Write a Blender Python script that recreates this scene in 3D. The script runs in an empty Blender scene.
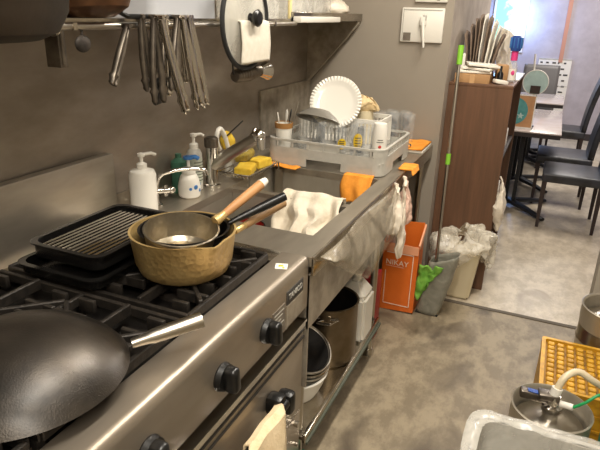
import bpy, bmesh, math, random
from mathutils import Vector, Matrix, Euler, noise
random.seed(7)
C = bpy.context.scene.collection
PI = math.pi
INV = {}          # object name -> inverse of its root's world matrix

# ------------------------------------------------------------------ materials
def lin(h):
    if isinstance(h, str):
        h = [int(h[i:i+2], 16)/255 for i in (0, 2, 4)]
    return tuple((c/12.92 if c <= .04045 else ((c+.055)/1.055)**2.4) for c in h) + (1,)

def mat(name, col, rough=.5, metal=0, col2=None, scale=8, stretch=(1,1,1), bump=0, bscale=None, trans=0, ior=1.45,
        alpha=1, emit=0, coat=0, r2=None, lo=.35, hi=.65, detail=4, sss=0):
    m = bpy.data.materials.new(name); m.use_nodes = True
    nt = m.node_tree; N = nt.nodes; L = nt.links
    b = N['Principled BSDF']
    b.inputs['Base Color'].default_value = lin(col)
    b.inputs['Roughness'].default_value = rough
    b.inputs['Metallic'].default_value = metal
    b.inputs['Transmission Weight'].default_value = trans
    b.inputs['IOR'].default_value = ior
    b.inputs['Alpha'].default_value = alpha
    b.inputs['Coat Weight'].default_value = coat; b.inputs['Coat Roughness'].default_value = .3 if coat == .35 else .03
    if sss:
        b.inputs['Subsurface Weight'].default_value = sss
        b.inputs['Subsurface Radius'].default_value = (.02, .015, .01)
    if emit:
        b.inputs['Emission Color'].default_value = lin(col)
        b.inputs['Emission Strength'].default_value = emit
    if col2 or bump or r2 is not None:
        tc = N.new('ShaderNodeTexCoord'); mp = N.new('ShaderNodeMapping')
        mp.inputs['Scale'].default_value = stretch
        L.new(tc.outputs['Object'], mp.inputs['Vector'])
        nz = N.new('ShaderNodeTexNoise'); nz.inputs['Scale'].default_value = scale
        nz.inputs['Detail'].default_value = detail; nz.inputs['Roughness'].default_value = .6
        L.new(mp.outputs[0], nz.inputs['Vector'])
        rp = N.new('ShaderNodeMapRange'); rp.inputs['From Min'].default_value = lo; rp.inputs['From Max'].default_value = hi
        L.new(nz.outputs['Fac'], rp.inputs['Value'])
        if col2:
            mx = N.new('ShaderNodeMix'); mx.data_type = 'RGBA'
            mx.inputs['A'].default_value = lin(col); mx.inputs['B'].default_value = lin(col2)
            L.new(rp.outputs[0], mx.inputs['Factor']); L.new(mx.outputs['Result'], b.inputs['Base Color'])
        if r2 is not None:
            rr = N.new('ShaderNodeMapRange'); rr.inputs['To Min'].default_value = rough; rr.inputs['To Max'].default_value = r2
            L.new(rp.outputs[0], rr.inputs['Value']); L.new(rr.outputs[0], b.inputs['Roughness'])
        if bump:
            n2 = N.new('ShaderNodeTexNoise'); n2.inputs['Scale'].default_value = bscale or scale*3
            n2.inputs['Detail'].default_value = 3
            L.new(mp.outputs[0], n2.inputs['Vector'])
            bp = N.new('ShaderNodeBump'); bp.inputs['Strength'].default_value = bump; bp.inputs['Distance'].default_value = .0025
            L.new(n2.outputs['Fac'], bp.inputs['Height']); L.new(bp.outputs[0], b.inputs['Normal'])
    return m

def film(name, col, op=.4, rough=.25, bump=.5, bscale=25):
    """thin see-through plastic sheet"""
    m = bpy.data.materials.new(name); m.use_nodes = True
    nt = m.node_tree; N = nt.nodes; L = nt.links
    b = N['Principled BSDF']; out = N['Material Output']
    b.inputs['Base Color'].default_value = lin(col); b.inputs['Roughness'].default_value = rough
    tr = N.new('ShaderNodeBsdfTransparent'); mx = N.new('ShaderNodeMixShader')
    tc = N.new('ShaderNodeTexCoord'); nz = N.new('ShaderNodeTexNoise'); nz.inputs['Scale'].default_value = bscale
    nz.inputs['Detail'].default_value = 3; nz.inputs['Distortion'].default_value = 1.2
    L.new(tc.outputs['Object'], nz.inputs['Vector'])
    bp = N.new('ShaderNodeBump'); bp.inputs['Strength'].default_value = bump; bp.inputs['Distance'].default_value = .006
    L.new(nz.outputs['Fac'], bp.inputs['Height']); L.new(bp.outputs[0], b.inputs['Normal'])
    mr = N.new('ShaderNodeMapRange'); mr.inputs['From Min'].default_value = .3; mr.inputs['From Max'].default_value = .7
    mr.inputs['To Min'].default_value = max(0, op-.15); mr.inputs['To Max'].default_value = min(1, op+.2)
    L.new(nz.outputs['Fac'], mr.inputs['Value']); L.new(mr.outputs[0], mx.inputs[0])
    L.new(tr.outputs[0], mx.inputs[1]); L.new(b.outputs[0], mx.inputs[2]); L.new(mx.outputs[0], out.inputs['Surface'])
    return m

M = {}
M['wall_steel'] = mat('wall_steel', 'a69d92', .36, .7, '8f867b', 3, (1,1,2.5), .3, 3, r2=.52)
M['steel'] = mat('steel', 'bcb3a4', .3, .8, '948b7d', 6, (1,.25,1), .04, 30, r2=.42)
M['steel_front'] = mat('steel_front', 'a89d8e', .34, .75, '81776a', 4, (1,.3,1), .03, 20, r2=.42)
M['steel_side'] = mat('steel_side', 'b0a798', .45, .55, '857c6f', 10, (1,1,1), .06, 20, r2=.5)
M['sink_steel'] = mat('sink_steel', 'b3ac9e', .38, .62, 'a0988a', 6, (1,1,.4), .05, 20)
M['steel_rim'] = mat('steel_rim', 'c4bdb0', .22, 1, 'a89f90', 14, (1,1,1), .03, 30)
M['chrome'] = mat('chrome', 'd6d4d0', .1, 1)
M['tong_steel'] = mat('tong_steel', 'd2cdc4', .16, 1)
M['satin'] = mat('satin_metal', 'b9b3a8', .28, 1)
M['dull_metal'] = mat('dull_metal', '7c746a', .38, .9, '5d564e', 20)
M['iron'] = mat('cast_iron', '2e2a27', .55, .45, '47403a', 40, bump=.3, bscale=120)
M['iron2'] = mat('iron_worn', '332e29', .5, .4, '221f1c', 40, bump=.3, bscale=120)
M['dull_black'] = mat('dull_black', '141210', .55, .3, '211d1a', 18, bump=.3)
M['wok'] = mat('wok_iron', '4d463e', .28, .75, '221f1c', 5, bump=.28, bscale=320, r2=.42, coat=.35)
M['wokdark'] = mat('wok_dark', '2c2620', .5, .5, '3d342b', 7, bump=.3, bscale=40)
M['gold'] = mat('hammered_brass', 'd3b67c', .36, .6, 'b39560', 10)
M['copper'] = mat('scorched_copper', '8a6346', .38, .7, '5a3f2c', 9, bump=.1)
M['alu'] = mat('aluminium', 'b7ad9b', .3, .95, 'a0957f', 25, r2=.42)
M['blackpan'] = mat('black_pan', '1f1d1b', .3, .4)
M['enamel'] = mat('black_enamel', '141312', .22, .2)
M['white'] = mat('white_plastic', 'dcd8ce', .4)
M['whitecer'] = mat('white_ceramic', 'dedad0', .2, coat=.3)
M['greyplast'] = mat('grey_plastic', 'bab7ae', .45, 0, 'aeaba2', 20)
M['black'] = mat('black_plastic', '141414', .3)
M['rubber'] = mat('rubber_black', '232323', .6)
M['blue'] = mat('blue_plastic', '3f76b4', .4)
M['bluedark'] = mat('blue_cap', '2a4a92', .45)
M['pink'] = mat('pink_plastic', 'd83f82', .4)
M['green'] = mat('green_plastic', '0f6e58', .35)
M['lime'] = mat('lime_cloth', '5f9733', .8, 0, '7cb045', 30, bump=.5, bscale=120)
M['limepl'] = mat('lime_plastic', '7dbb35', .4)
M['hosegreen'] = mat('green_hose', '1f8a4e', .3)
M['wood'] = mat('pale_wood', 'b98a5c', .5, 0, 'a3754a', 12, (1,.1,1))
M['woodtan'] = mat('tan_wood', '9b7a55', .55, 0, '84643f', 14, (1,.1,1))
M['cabwood'] = mat('cabinet_wood', '6f4f3a', .5, 0, '58402f', 5, (6,6,.45), .05, lo=.3, hi=.7)
M['darkwood'] = mat('dark_wood', '3a2a22', .5, 0, '2c201a', 5, (4,4,.6))
M['card'] = mat('cardboard', 'b58d62', .8, 0, 'a57f56', 10)
M['paper'] = mat('paper', 'e8e2d6', .8)
M['brownpaper'] = mat('brown_paper', '6a584b', .85, 0, '94816f', 12, (30,1,1))
M['cloth'] = mat('white_cloth', 'd9cfbd', .95, 0, 'c9bda8', 25, bump=.6, bscale=90, sss=0)
M['beigecloth'] = mat('beige_cloth', 'dfcba8', .95, 0, 'd0ba94', 30, bump=.6, bscale=160)
M['orangecloth'] = mat('orange_cloth', 'ee9f3c', .9, 0, 'dc8a2a', 22, bump=.6, bscale=120)
M['yellow'] = mat('yellow_sponge', 'dfc041', .9, 0, 'cba42c', 30, bump=.8, bscale=100)
M['crate'] = mat('yellow_crate', 'd6a223', .45, 0, 'ae8024', 22)
M['crate2'] = mat('crate_brown', '9c6f1e', .6, 0, '6f5220', 30)
M['orange'] = mat('orange_plastic', 'e4752c', .35, 0, 'd4651f', 3, coat=.3)
M['orangein'] = mat('orange_inside', 'd96a2c', .4)
M['red'] = mat('red_pack', '9c2026', .4)
M['redbowl'] = mat('red_lacquer', '7e1a14', .3)
M['glass'] = film('glass', 'f2f4f2', -.06, .04, .12, 20)
M['clear'] = film('clear_plastic', 'e6e4dc', .32, .12, .15, 12)
M['lidglass'] = film('milky_lid', 'd2cfc4', .42, .12, .03, 6)
M['bagfilm'] = film('bag_film', 'e9e2d2', .36, .2, .9, 22)
M['bagwhite'] = film('bag_white', 'efe4d2', .85, .4, .9, 18)
M['bagpink'] = film('bag_pink', 'e4c0ad', .82, .4, .9, 18)
M['sheetfilm'] = film('splash_film', 'bdb29d', .24, .2, .5, 9)
M['binfilm'] = film('bin_film', 'cfccc3', .36, .22, .5, 9)
M['greybag'] = film('grey_bag', '8f8d80', .8, .3, .8, 16)
M['cream'] = mat('cream_plastic', 'd3c6a6', .5)
M['bingrey'] = mat('bin_grey', 'aba79e', .55)
M['jug'] = mat('milky_jug', 'd5d0c4', .4, sss=.2)
M['leather'] = mat('black_leather', '262524', .4, 0, '35363b', 12, bump=.15, bscale=80)
M['leathergrey'] = mat('grey_leather', '63605f', .45)
M['legwood'] = mat('chair_leg_wood', '2f2320', .45)
M['tabletop'] = mat('table_top', 'b5aaa4', .25, 0, 'a99c94', 5, coat=.3)
M['tableedge'] = mat('table_edge', '2e2725', .5)
M['blacksteel'] = mat('black_steel', '1d1e20', .45, .3)
M['teal'] = mat('teal_print', '3d7f7d', .6, 0, '5a9a94', 12)
M['fan'] = film('pale_disc', 'b9d2cc', .8, .3, .05, 8)
M['ink'] = mat('dark_ink', '3a3733', .7)
M['grime'] = mat('grime', '5e564c', .8)
M['labelgrey'] = mat('label_grey', '5f564c', .5, 0, '726a5e', 40)
M['lemon'] = mat('lemon_print', 'd8b41f', .5)
M['lid_red'] = mat('red_print', 'b8342c', .5)
M['bandbrown'] = mat('brown_band', '9a6f3e', .5)
M['mask_text'] = mat('pale_print', 'e9d9c4', .6)
M['kitchen_wall'] = mat('side_wall_paint', '968d80', .55, 0, '91887b', 2.5)
M['textured'] = mat('textured_wallpaper', 'aea397', .85, 0, '9d9287', 9, (1,1,1), .5, 30)
M['ceil'] = mat('ceiling_paint', 'cfc9bd', .9)
M['rightw'] = mat('right_wall_paint', 'a8a092', .8)
M['diningw'] = mat('lilac_wall', 'b9b2b8', .8, 0, 'aaa2a8', 5, (1,1,1), .2, 14)
M['strip'] = mat('terracotta_strip', 'c08a72', .7)
M['base'] = mat('dark_base', '3a3332', .6)

# concrete kitchen floor: mottled, cracks and dark stains
def floor_mat(name, c1, c2, c3, sc, rough, spec_dark=None, stainlo=.58):
    m = bpy.data.materials.new(name); m.use_nodes = True
    nt = m.node_tree; N = nt.nodes; L = nt.links; b = N['Principled BSDF']
    tc = N.new('ShaderNodeTexCoord')
    n1 = N.new('ShaderNodeTexNoise'); n1.inputs['Scale'].default_value = sc; n1.inputs['Detail'].default_value = 8; n1.inputs['Roughness'].default_value = .7
    n2 = N.new('ShaderNodeTexNoise'); n2.inputs['Scale'].default_value = sc*.35; n2.inputs['Detail'].default_value = 5; n2.inputs['Distortion'].default_value = .8
    mp = N.new('ShaderNodeMapping'); mp.inputs['Scale'].default_value = (1, .6, 1); L.new(tc.outputs['Object'], mp.inputs[0])
    L.new(mp.outputs[0], n1.inputs['Vector']); L.new(mp.outputs[0], n2.inputs['Vector'])
    r1 = N.new('ShaderNodeMapRange'); r1.inputs['From Min'].default_value = .42; r1.inputs['From Max'].default_value = .58; L.new(n1.outputs['Fac'], r1.inputs['Value'])
    r2 = N.new('ShaderNodeMapRange'); r2.inputs['From Min'].default_value = stainlo; r2.inputs['From Max'].default_value = stainlo+.14; L.new(n2.outputs['Fac'], r2.inputs['Value'])
    a = N.new('ShaderNodeMix'); a.data_type = 'RGBA'; a.inputs['A'].default_value = lin(c1); a.inputs['B'].default_value = lin(c2); L.new(r1.outputs[0], a.inputs['Factor'])
    c = N.new('ShaderNodeMix'); c.data_type = 'RGBA'; c.inputs['B'].default_value = lin(c3); L.new(r2.outputs[0], c.inputs['Factor']); L.new(a.outputs['Result'], c.inputs['A'])
    L.new(c.outputs['Result'], b.inputs['Base Color'])
    b.inputs['Roughness'].default_value = rough
    bp = N.new('ShaderNodeBump'); bp.inputs['Strength'].default_value = .25; bp.inputs['Distance'].default_value = .01
    L.new(n1.outputs['Fac'], bp.inputs['Height']); L.new(bp.outputs[0], b.inputs['Normal'])
    return m
M['floor_k'] = floor_mat('concrete_floor', '93866f', '786c58', '574c3d', 11, .5, stainlo=.53)
M['floor_d'] = floor_mat('pale_stone_floor', 'bfb39e', 'a79b87', '948876', 12, .32, stainlo=.56)

def window_mat():
    m = bpy.data.materials.new('bright_window'); m.use_nodes = True
    nt = m.node_tree; N = nt.nodes; L = nt.links; out = N['Material Output']
    N.remove(N['Principled BSDF'])
    e = N.new('ShaderNodeEmission'); tc = N.new('ShaderNodeTexCoord')
    nz = N.new('ShaderNodeTexNoise'); nz.inputs['Scale'].default_value = 9; nz.inputs['Detail'].default_value = 5
    sx = N.new('ShaderNodeSeparateXYZ'); L.new(tc.outputs['Object'], sx.inputs[0]); L.new(tc.outputs['Object'], nz.inputs['Vector'])
    ad = N.new('ShaderNodeMath'); ad.operation = 'MULTIPLY_ADD'; ad.inputs[1].default_value = 2.2; L.new(sx.outputs['X'], ad.inputs[0])
    L.new(nz.outputs['Fac'], ad.inputs[2])
    cr = N.new('ShaderNodeValToRGB'); cr.color_ramp.elements[0].position = .38; cr.color_ramp.elements[0].color = lin('8fe4d6')
    cr.color_ramp.elements[1].position = .56; cr.color_ramp.elements[1].color = lin('f4fbff')
    L.new(ad.outputs[0], cr.inputs[0]); L.new(cr.outputs[0], e.inputs[0]); e.inputs[1].default_value = 1.6
    L.new(e.outputs[0], out.inputs[0]); return m
M['window'] = window_mat()

def hammer(m, sc=38, st=.5):
    nt = m.node_tree; N = nt.nodes; L = nt.links
    tc = N.new('ShaderNodeTexCoord'); v = N.new('ShaderNodeTexVoronoi'); v.inputs['Scale'].default_value = sc
    L.new(tc.outputs['Object'], v.inputs['Vector'])
    bp = N.new('ShaderNodeBump'); bp.inputs['Strength'].default_value = st; bp.inputs['Distance'].default_value = .004
    L.new(v.outputs['Distance'], bp.inputs['Height']); L.new(bp.outputs[0], N['Principled BSDF'].inputs['Normal'])
hammer(M['gold'], 85, .35)

# ------------------------------------------------------------------ geometry helper
class G:
    def __init__(s): s.bm = bmesh.new()
    def _x(s, vs, mtx):
        bmesh.ops.transform(s.bm, matrix=mtx, verts=vs)
    def box(s, c, d, rot=(0,0,0), bev=0, seg=2):
        r = bmesh.ops.create_cube(s.bm, size=1); vs = r['verts']
        s._x(vs, Matrix.Diagonal((d[0], d[1], d[2], 1)))
        if bev:
            es = list({e for v in vs for e in v.link_edges})
            rb = bmesh.ops.bevel(s.bm, geom=es, offset=bev, segments=seg, affect='EDGES', profile=.5)
            vs = list({v for f in rb['faces'] for v in f.verts} | {v for v in vs if v.is_valid})
        s._x(vs, Matrix.Translation(c) @ Euler(rot).to_matrix().to_4x4()); return s
    def bx(s, x0, x1, y0, y1, z0, z1, bev=0):
        return s.box(((x0+x1)/2, (y0+y1)/2, (z0+z1)/2), (abs(x1-x0), abs(y1-y0), abs(z1-z0)), bev=bev)
    def frustum(s, c, a, b, h, rot=(0,0,0)):       # a=(w,d) at the bottom, b at top
        vs = [s.bm.verts.new((sx*q[0]/2, sy*q[1]/2, z)) for q, z in ((a,0),(b,h)) for sx, sy in ((-1,-1),(1,-1),(1,1),(-1,1))]
        for f in ((0,3,2,1),(4,5,6,7),(0,1,5,4),(1,2,6,5),(2,3,7,6),(3,0,4,7)): s.bm.faces.new([vs[i] for i in f])
        s._x(vs, Matrix.Translation(c) @ Euler(rot).to_matrix().to_4x4()); return s
    def lathe(s, prof, c=(0,0,0), seg=32, rot=(0,0,0), sc=(1,1,1), ang=2*PI):
        rings = []; vs = []
        closed = abs(ang-2*PI) < 1e-6
        n = seg if closed else seg+1
        for r, z in prof:
            if r < 1e-5: v = s.bm.verts.new((0,0,z)); rings.append([v]); vs.append(v)
            else:
                ring = [s.bm.verts.new((r*math.cos(ang*i/seg), r*math.sin(ang*i/seg), z)) for i in range(n)]
                rings.append(ring); vs += ring
        for a, b in zip(rings, rings[1:]):
            for i in range(seg if closed else seg):
                j = (i+1) % n
                try:
                    if len(a) == 1 and len(b) == 1: continue
                    if len(a) == 1: s.bm.faces.new((a[0], b[i], b[j]))
                    elif len(b) == 1: s.bm.faces.new((a[i], a[j], b[0]))
                    else: s.bm.faces.new((a[i], a[j], b[j], b[i]))
                except ValueError: pass
        s._x(vs, Matrix.Translation(c) @ Euler(rot).to_matrix().to_4x4() @ Matrix.Diagonal((*sc, 1))); return s
    def cyl(s, p, q, r, r2=None, seg=20):
        p = Vector(p); q = Vector(q); d = q-p; L = d.length; r2 = r if r2 is None else r2
        e = d.to_track_quat('Z', 'Y').to_euler()
        return s.lathe([(0,0),(r,0),(r2,L),(0,L)], p, seg, e)
    def tube(s, pts, r, seg=10, closed=False, flat=1):
        pts = [Vector(p) for p in pts]
        if not closed and not isinstance(r, (list, tuple)) and len(pts) >= 5:
            q = []
            for i in range(len(pts)-1):
                a, b, c, d = pts[max(0, i-1)], pts[i], pts[i+1], pts[min(len(pts)-1, i+2)]
                for k in range(4):
                    t = k/4; q.append(.5*(2*b+(c-a)*t+(2*a-5*b+4*c-d)*t*t+(3*b-a-3*c+d)*t*t*t))
            pts = q+[pts[-1]]
        n = len(pts); rings = []
        up = None
        for i, p in enumerate(pts):
            a = pts[(i-1) % n] if (closed or i) else p; b = pts[(i+1) % n] if (closed or i < n-1) else p
            t = (b-a).normalized()
            if up is None:
                up = Vector((0,0,1)) if abs(t.z) < .9 else Vector((1,0,0))
            x = t.cross(up).normalized(); up = x.cross(t).normalized()
            rr = r[i] if isinstance(r, (list, tuple)) else r
            rings.append([s.bm.verts.new(p + x*math.cos(2*PI*k/seg)*rr + up*math.sin(2*PI*k/seg)*rr*flat) for k in range(seg)])
        m = n if closed else n-1
        for i in range(m):
            a = rings[i]; b = rings[(i+1) % n]
            for k in range(seg): s.bm.faces.new((a[k], a[(k+1) % seg], b[(k+1) % seg], b[k]))
        if not closed:
            s.bm.faces.new(rings[0][::-1]); s.bm.faces.new(rings[-1])
        return s
    def sph(s, c, r, sc=(1,1,1), u=20, v=12, rot=(0,0,0)):
        q = bmesh.ops.create_uvsphere(s.bm, u_segments=u, v_segments=v, radius=r)
        s._x(q['verts'], Matrix.Translation(c) @ Euler(rot).to_matrix().to_4x4() @ Matrix.Diagonal((*sc, 1))); return s
    def grid(s, fn, nu, nv):
        vs = [[s.bm.verts.new(fn(i/nu, j/nv)) for j in range(nv+1)] for i in range(nu+1)]
        for i in range(nu):
            for j in range(nv): s.bm.faces.new((vs[i][j], vs[i+1][j], vs[i+1][j+1], vs[i][j+1]))
        return s
    def prism(s, pts, fn, t0, t1):                 # fn(a, b, t) -> xyz
        A = [s.bm.verts.new(fn(a, b, t0)) for a, b in pts]; B = [s.bm.verts.new(fn(a, b, t1)) for a, b in pts]
        s.bm.faces.new(A[::-1]); s.bm.faces.new(B)
        n = len(pts)
        for i in range(n): s.bm.faces.new((A[i], A[(i+1) % n], B[(i+1) % n], B[i]))
        return s
    def crumple(s, amp, sc, seed=0):
        o = Vector((seed*3.1, seed*1.7, seed*.9))
        for v in s.bm.verts:
            v.co += noise.noise_vector((v.co + o)*sc)*amp + noise.noise_vector((v.co + o)*sc*2.7)*amp*.4
        return s
    def sub(s, n=1):
        bmesh.ops.subdivide_edges(s.bm, edges=s.bm.edges[:], cuts=n, use_grid_fill=True); return s

def rootm(o):
    return INV.get(o.name, Matrix.Identity(4)) if o else Matrix.Identity(4)

def obj(name, g, m, parent=None, smooth=35, solid=0, loc=None, subd=0):
    bm = g.bm
    bmesh.ops.recalc_face_normals(bm, faces=bm.faces[:])
    inv = rootm(parent) if parent else (Matrix.Translation(-Vector(loc)) if loc else Matrix.Identity(4))
    bmesh.ops.transform(bm, matrix=inv, verts=bm.verts[:])
    if smooth:
        lim = math.radians(smooth)
        for f in bm.faces: f.smooth = True
        for e in bm.edges:
            if len(e.link_faces) == 2 and e.calc_face_angle(0) > lim: e.smooth = False
    me = bpy.data.meshes.new(name); bm.to_mesh(me); bm.free()
    me.materials.append(M[m] if isinstance(m, str) else m)
    o = bpy.data.objects.new(name, me); C.objects.link(o)
    if parent: o.parent = parent; INV[o.name] = inv
    elif loc: o.location = loc; INV[o.name] = inv
    if subd:
        sd = o.modifiers.new('smooth', 'SUBSURF'); sd.levels = sd.render_levels = subd
    if solid:
        q = o.modifiers.new('thickness', 'SOLIDIFY'); q.thickness = solid; q.offset = 0
    return o

def thing(name, label, cat, loc=(0,0,0), rz=0, group=None):
    o = bpy.data.objects.new(name, None); C.objects.link(o); o.empty_display_size = .05
    o.location = loc; o.rotation_euler = (0,0,rz)
    o['label'] = label; o['category'] = cat
    if group: o['group'] = group
    INV[o.name] = (Matrix.Translation(loc) @ Matrix.Rotation(rz, 4, 'Z')).inverted()
    return o

def solo(name, g, m, label, cat, loc, group=None, kind=None, **k):
    o = obj(name, g, m, loc=loc, **k); o['label'] = label; o['category'] = cat
    if group: o['group'] = group
    if kind: o['kind'] = kind
    return o

def struct(name, g, m, **k):
    o = obj(name, g, m, **k); o['kind'] = 'structure'; return o

def dup(root, loc, rz=None, label=None, group=None, scale=None):
    r = root.copy(); C.objects.link(r); r.location = loc
    if rz is not None: r.rotation_euler = (0,0,rz)
    if label: r['label'] = label
    if group: r['group'] = group
    if scale: r.scale = scale
    for ch in list(root.children):
        c = ch.copy(); C.objects.link(c); c.parent = r
        for g in list(ch.children):
            d = g.copy(); C.objects.link(d); d.parent = c
    return r

def text(name, body, size, m, parent, pos, xdir, ydir, ext=.0006, align='CENTER'):
    cu = bpy.data.curves.new(name, 'FONT'); cu.body = body; cu.size = size; cu.extrude = ext
    cu.align_x = align; cu.align_y = 'CENTER'
    t = bpy.data.objects.new(name, cu); C.objects.link(t)
    dg = bpy.context.evaluated_depsgraph_get(); me = bpy.data.meshes.new_from_object(t.evaluated_get(dg))
    bpy.data.objects.remove(t); me.name = name; me.materials.clear(); me.materials.append(M[m])
    X = Vector(xdir).normalized(); Y = Vector(ydir).normalized(); Z = X.cross(Y)
    mt = Matrix((( X.x, Y.x, Z.x, pos[0]), (X.y, Y.y, Z.y, pos[1]), (X.z, Y.z, Z.z, pos[2]), (0,0,0,1)))
    me.transform(rootm(parent) @ mt)
    o = bpy.data.objects.new(name, me); C.objects.link(o); o.parent = parent; INV[o.name] = rootm(parent)
    return o

def cloth_strip(pts, w0, width_vec, nu=24, nv=10, amp=.006, seed=0, sc=14):
    """sheet following a polyline pts (list of xyz), widened along width_vec"""
    P = [Vector(p) for p in pts]; W = Vector(width_vec)
    L = [0]
    for a, b in zip(P, P[1:]): L.append(L[-1]+(b-a).length)
    def at(t):
        d = t*L[-1]
        for i in range(len(P)-1):
            if d <= L[i+1]+1e-9: return P[i].lerp(P[i+1], (d-L[i])/max(1e-9, L[i+1]-L[i]))
        return P[-1]
    g = G(); off = Vector((seed*5.3, seed*2.1, seed))
    def fn(u, v):
        p = at(u) + W*(v-.5)*(w0(u) if callable(w0) else w0)
        k = noise.noise_vector((p+off)*sc)*amp*(.4+u)
        return p+k
    return g.grid(fn, nu, nv)

# ================================================================== SETTING
CAMZ = 1.53
g = G().bx(-1.5, 1.25, -1.3, 2.99, -.1, 0); struct('floor_kitchen', g, 'floor_k', smooth=0)
g = G().bx(-3.2, 3.2, 2.99, 8.6, -.1, .002); struct('floor_dining', g, 'floor_d', smooth=0)
g = G().bx(-.5, .38, 2.965, 2.993, 0, .004); struct('trim_1', g, 'grime', smooth=0)
g = G().bx(-1.4, -1.31, -1.3, 3.1, 0, 2.6); struct('wall_left', g, 'wall_steel', smooth=0)
g = G().bx(-1.41, -.527, 3.1, 4.65, 0, 2.6)
wf = struct('wall_front', g, 'kitchen_wall', smooth=0)
wf.data.materials.append(M['textured'])
for p in wf.data.polygons:
    if p.normal.x > .5: p.material_index = 1
g = G().bx(.365, 1.25, 2.99, 3.12, 0, 2.6); struct('wall_partition', g, 'rightw', smooth=0)
g = G().bx(1.2, 1.3, -1.3, 3.0, 0, 2.6); struct('wall_right', g, 'rightw', smooth=0)
g = G().bx(-1.4, 1.3, -1.4, -1.3, 0, 2.6); struct('wall_behind', g, 'rightw', smooth=0)
g = G().bx(-1.4, 1.3, -1.4, 3.11, 2.6, 2.7); struct('ceiling_kitchen', g, 'ceil', smooth=0)
g = G().bx(-3.3, 3.3, 3.11, 8.7, 2.6, 2.7); struct('ceiling_dining', g, 'ceil', smooth=0)
# far wall with a real opening for the window
g = G()
WX0, WX1, WZ0, WZ1 = -.88, -.505, 1.13, 2.3
g.bx(-3.2, WX0, 8.5, 8.62, 0, 2.6).bx(WX1, 3.2, 8.5, 8.62, 0, 2.6).bx(WX0, WX1, 8.5, 8.62, 0, WZ0).bx(WX0, WX1, 8.5, 8.62, WZ1, 2.6)
struct('wall_far', g, 'diningw', smooth=0)
g = G().bx(-3.3, -3.2, 3.1, 8.6, 0, 2.6); struct('wall_dining_left', g, 'diningw', smooth=0)
g = G().bx(3.2, 3.3, 3.1, 8.6, 0, 2.6); struct('wall_dining_right', g, 'diningw', smooth=0)
g = G().bx(.4, 3.3, 3.12, 3.2, 0, 2.6); struct('wall_dining_near', g, 'diningw', smooth=0)
g = G().bx(-3.3, -1.4, 4.55, 4.65, 0, 2.6); struct('wall_dining_back', g, 'diningw', smooth=0)
g = G().bx(-3.2, 3.2, 8.47, 8.5, 0, .09); struct('baseboard_far', g, 'base', smooth=0)
win = struct('window_1', G().bx(WX0, WX1, 8.55, 8.57, WZ0, WZ1), 'window', smooth=0, loc=((WX0+WX1)/2, 8.56, 1.5))
g = G()
for a in ((WX0-.03, WX0, WZ0-.03, WZ1), (WX1, WX1+.03, WZ0-.03, WZ1), (WX0, WX1, WZ0-.03, WZ0), (WX0, WX1, WZ1, WZ1+.03)):
    g.bx(a[0], a[1], 8.485, 8.52, a[2], a[3])
obj('window_frame', g, 'white', win)
g = G().bx(.0, .05, 8.48, 8.5, 1.0, 2.6); struct('trim_2', g, 'strip', smooth=0)
# lighter splash panel at the end of the back wall
g = G().bx(-1.309, -1.3, 2.47, 3.09, .93, 1.165)
o = solo('steel_splashback', g, 'steel_side', 'pale steel splash panel low on the back wall behind the dish rack', 'panel', (-1.31, 2.78, .93), smooth=0)

# ================================================================== RANGE
R0, R1 = -.1, 1.385
rng = thing('gas_range', 'wide stainless steel gas range with cast iron grates and black knobs', 'stove', (-.92, .64, 0))
g = G().bx(-1.27, -.60, R0, R1-.002, .06, .83); obj('body', g, 'steel_front', rng)
g = G()                                   # front rim with rounded nose, side rims, back rim
prof = [(-.655, .835), (-.655, .862), (-.59, .864), (-.578, .861), (-.571, .853), (-.569, .84), (-.569, .70), (-.60, .70), (-.60, .83)]
g.prism(prof, lambda a, b, t: (a, t, b), R0, R1-.002)
obj('control_panel', g, 'steel_front', rng, smooth=50)
g = G().bx(-1.27, -.655, 1.31, R1-.002, .835, .8625, .002).bx(-1.27, -1.22, R0, 1.31, .835, .8625)
obj('top_rim', g, 'steel_rim', rng)
g = G().bx(-1.22, -.655, R0, 1.31, .832, .838); obj('burner_pan', g, 'dull_black', rng)
g = G().bx(-1.3, -1.265, R0, R1-.004, .8, 1.085, .003); obj('backguard', g, 'steel', rng)
g = G().bx(-.60, -.555, R0, R1-.03, .668, .676).bx(-.595, -.558, R0, R1-.035, .655, .668)
obj('drip_tray', g, 'chrome', rng)
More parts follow.
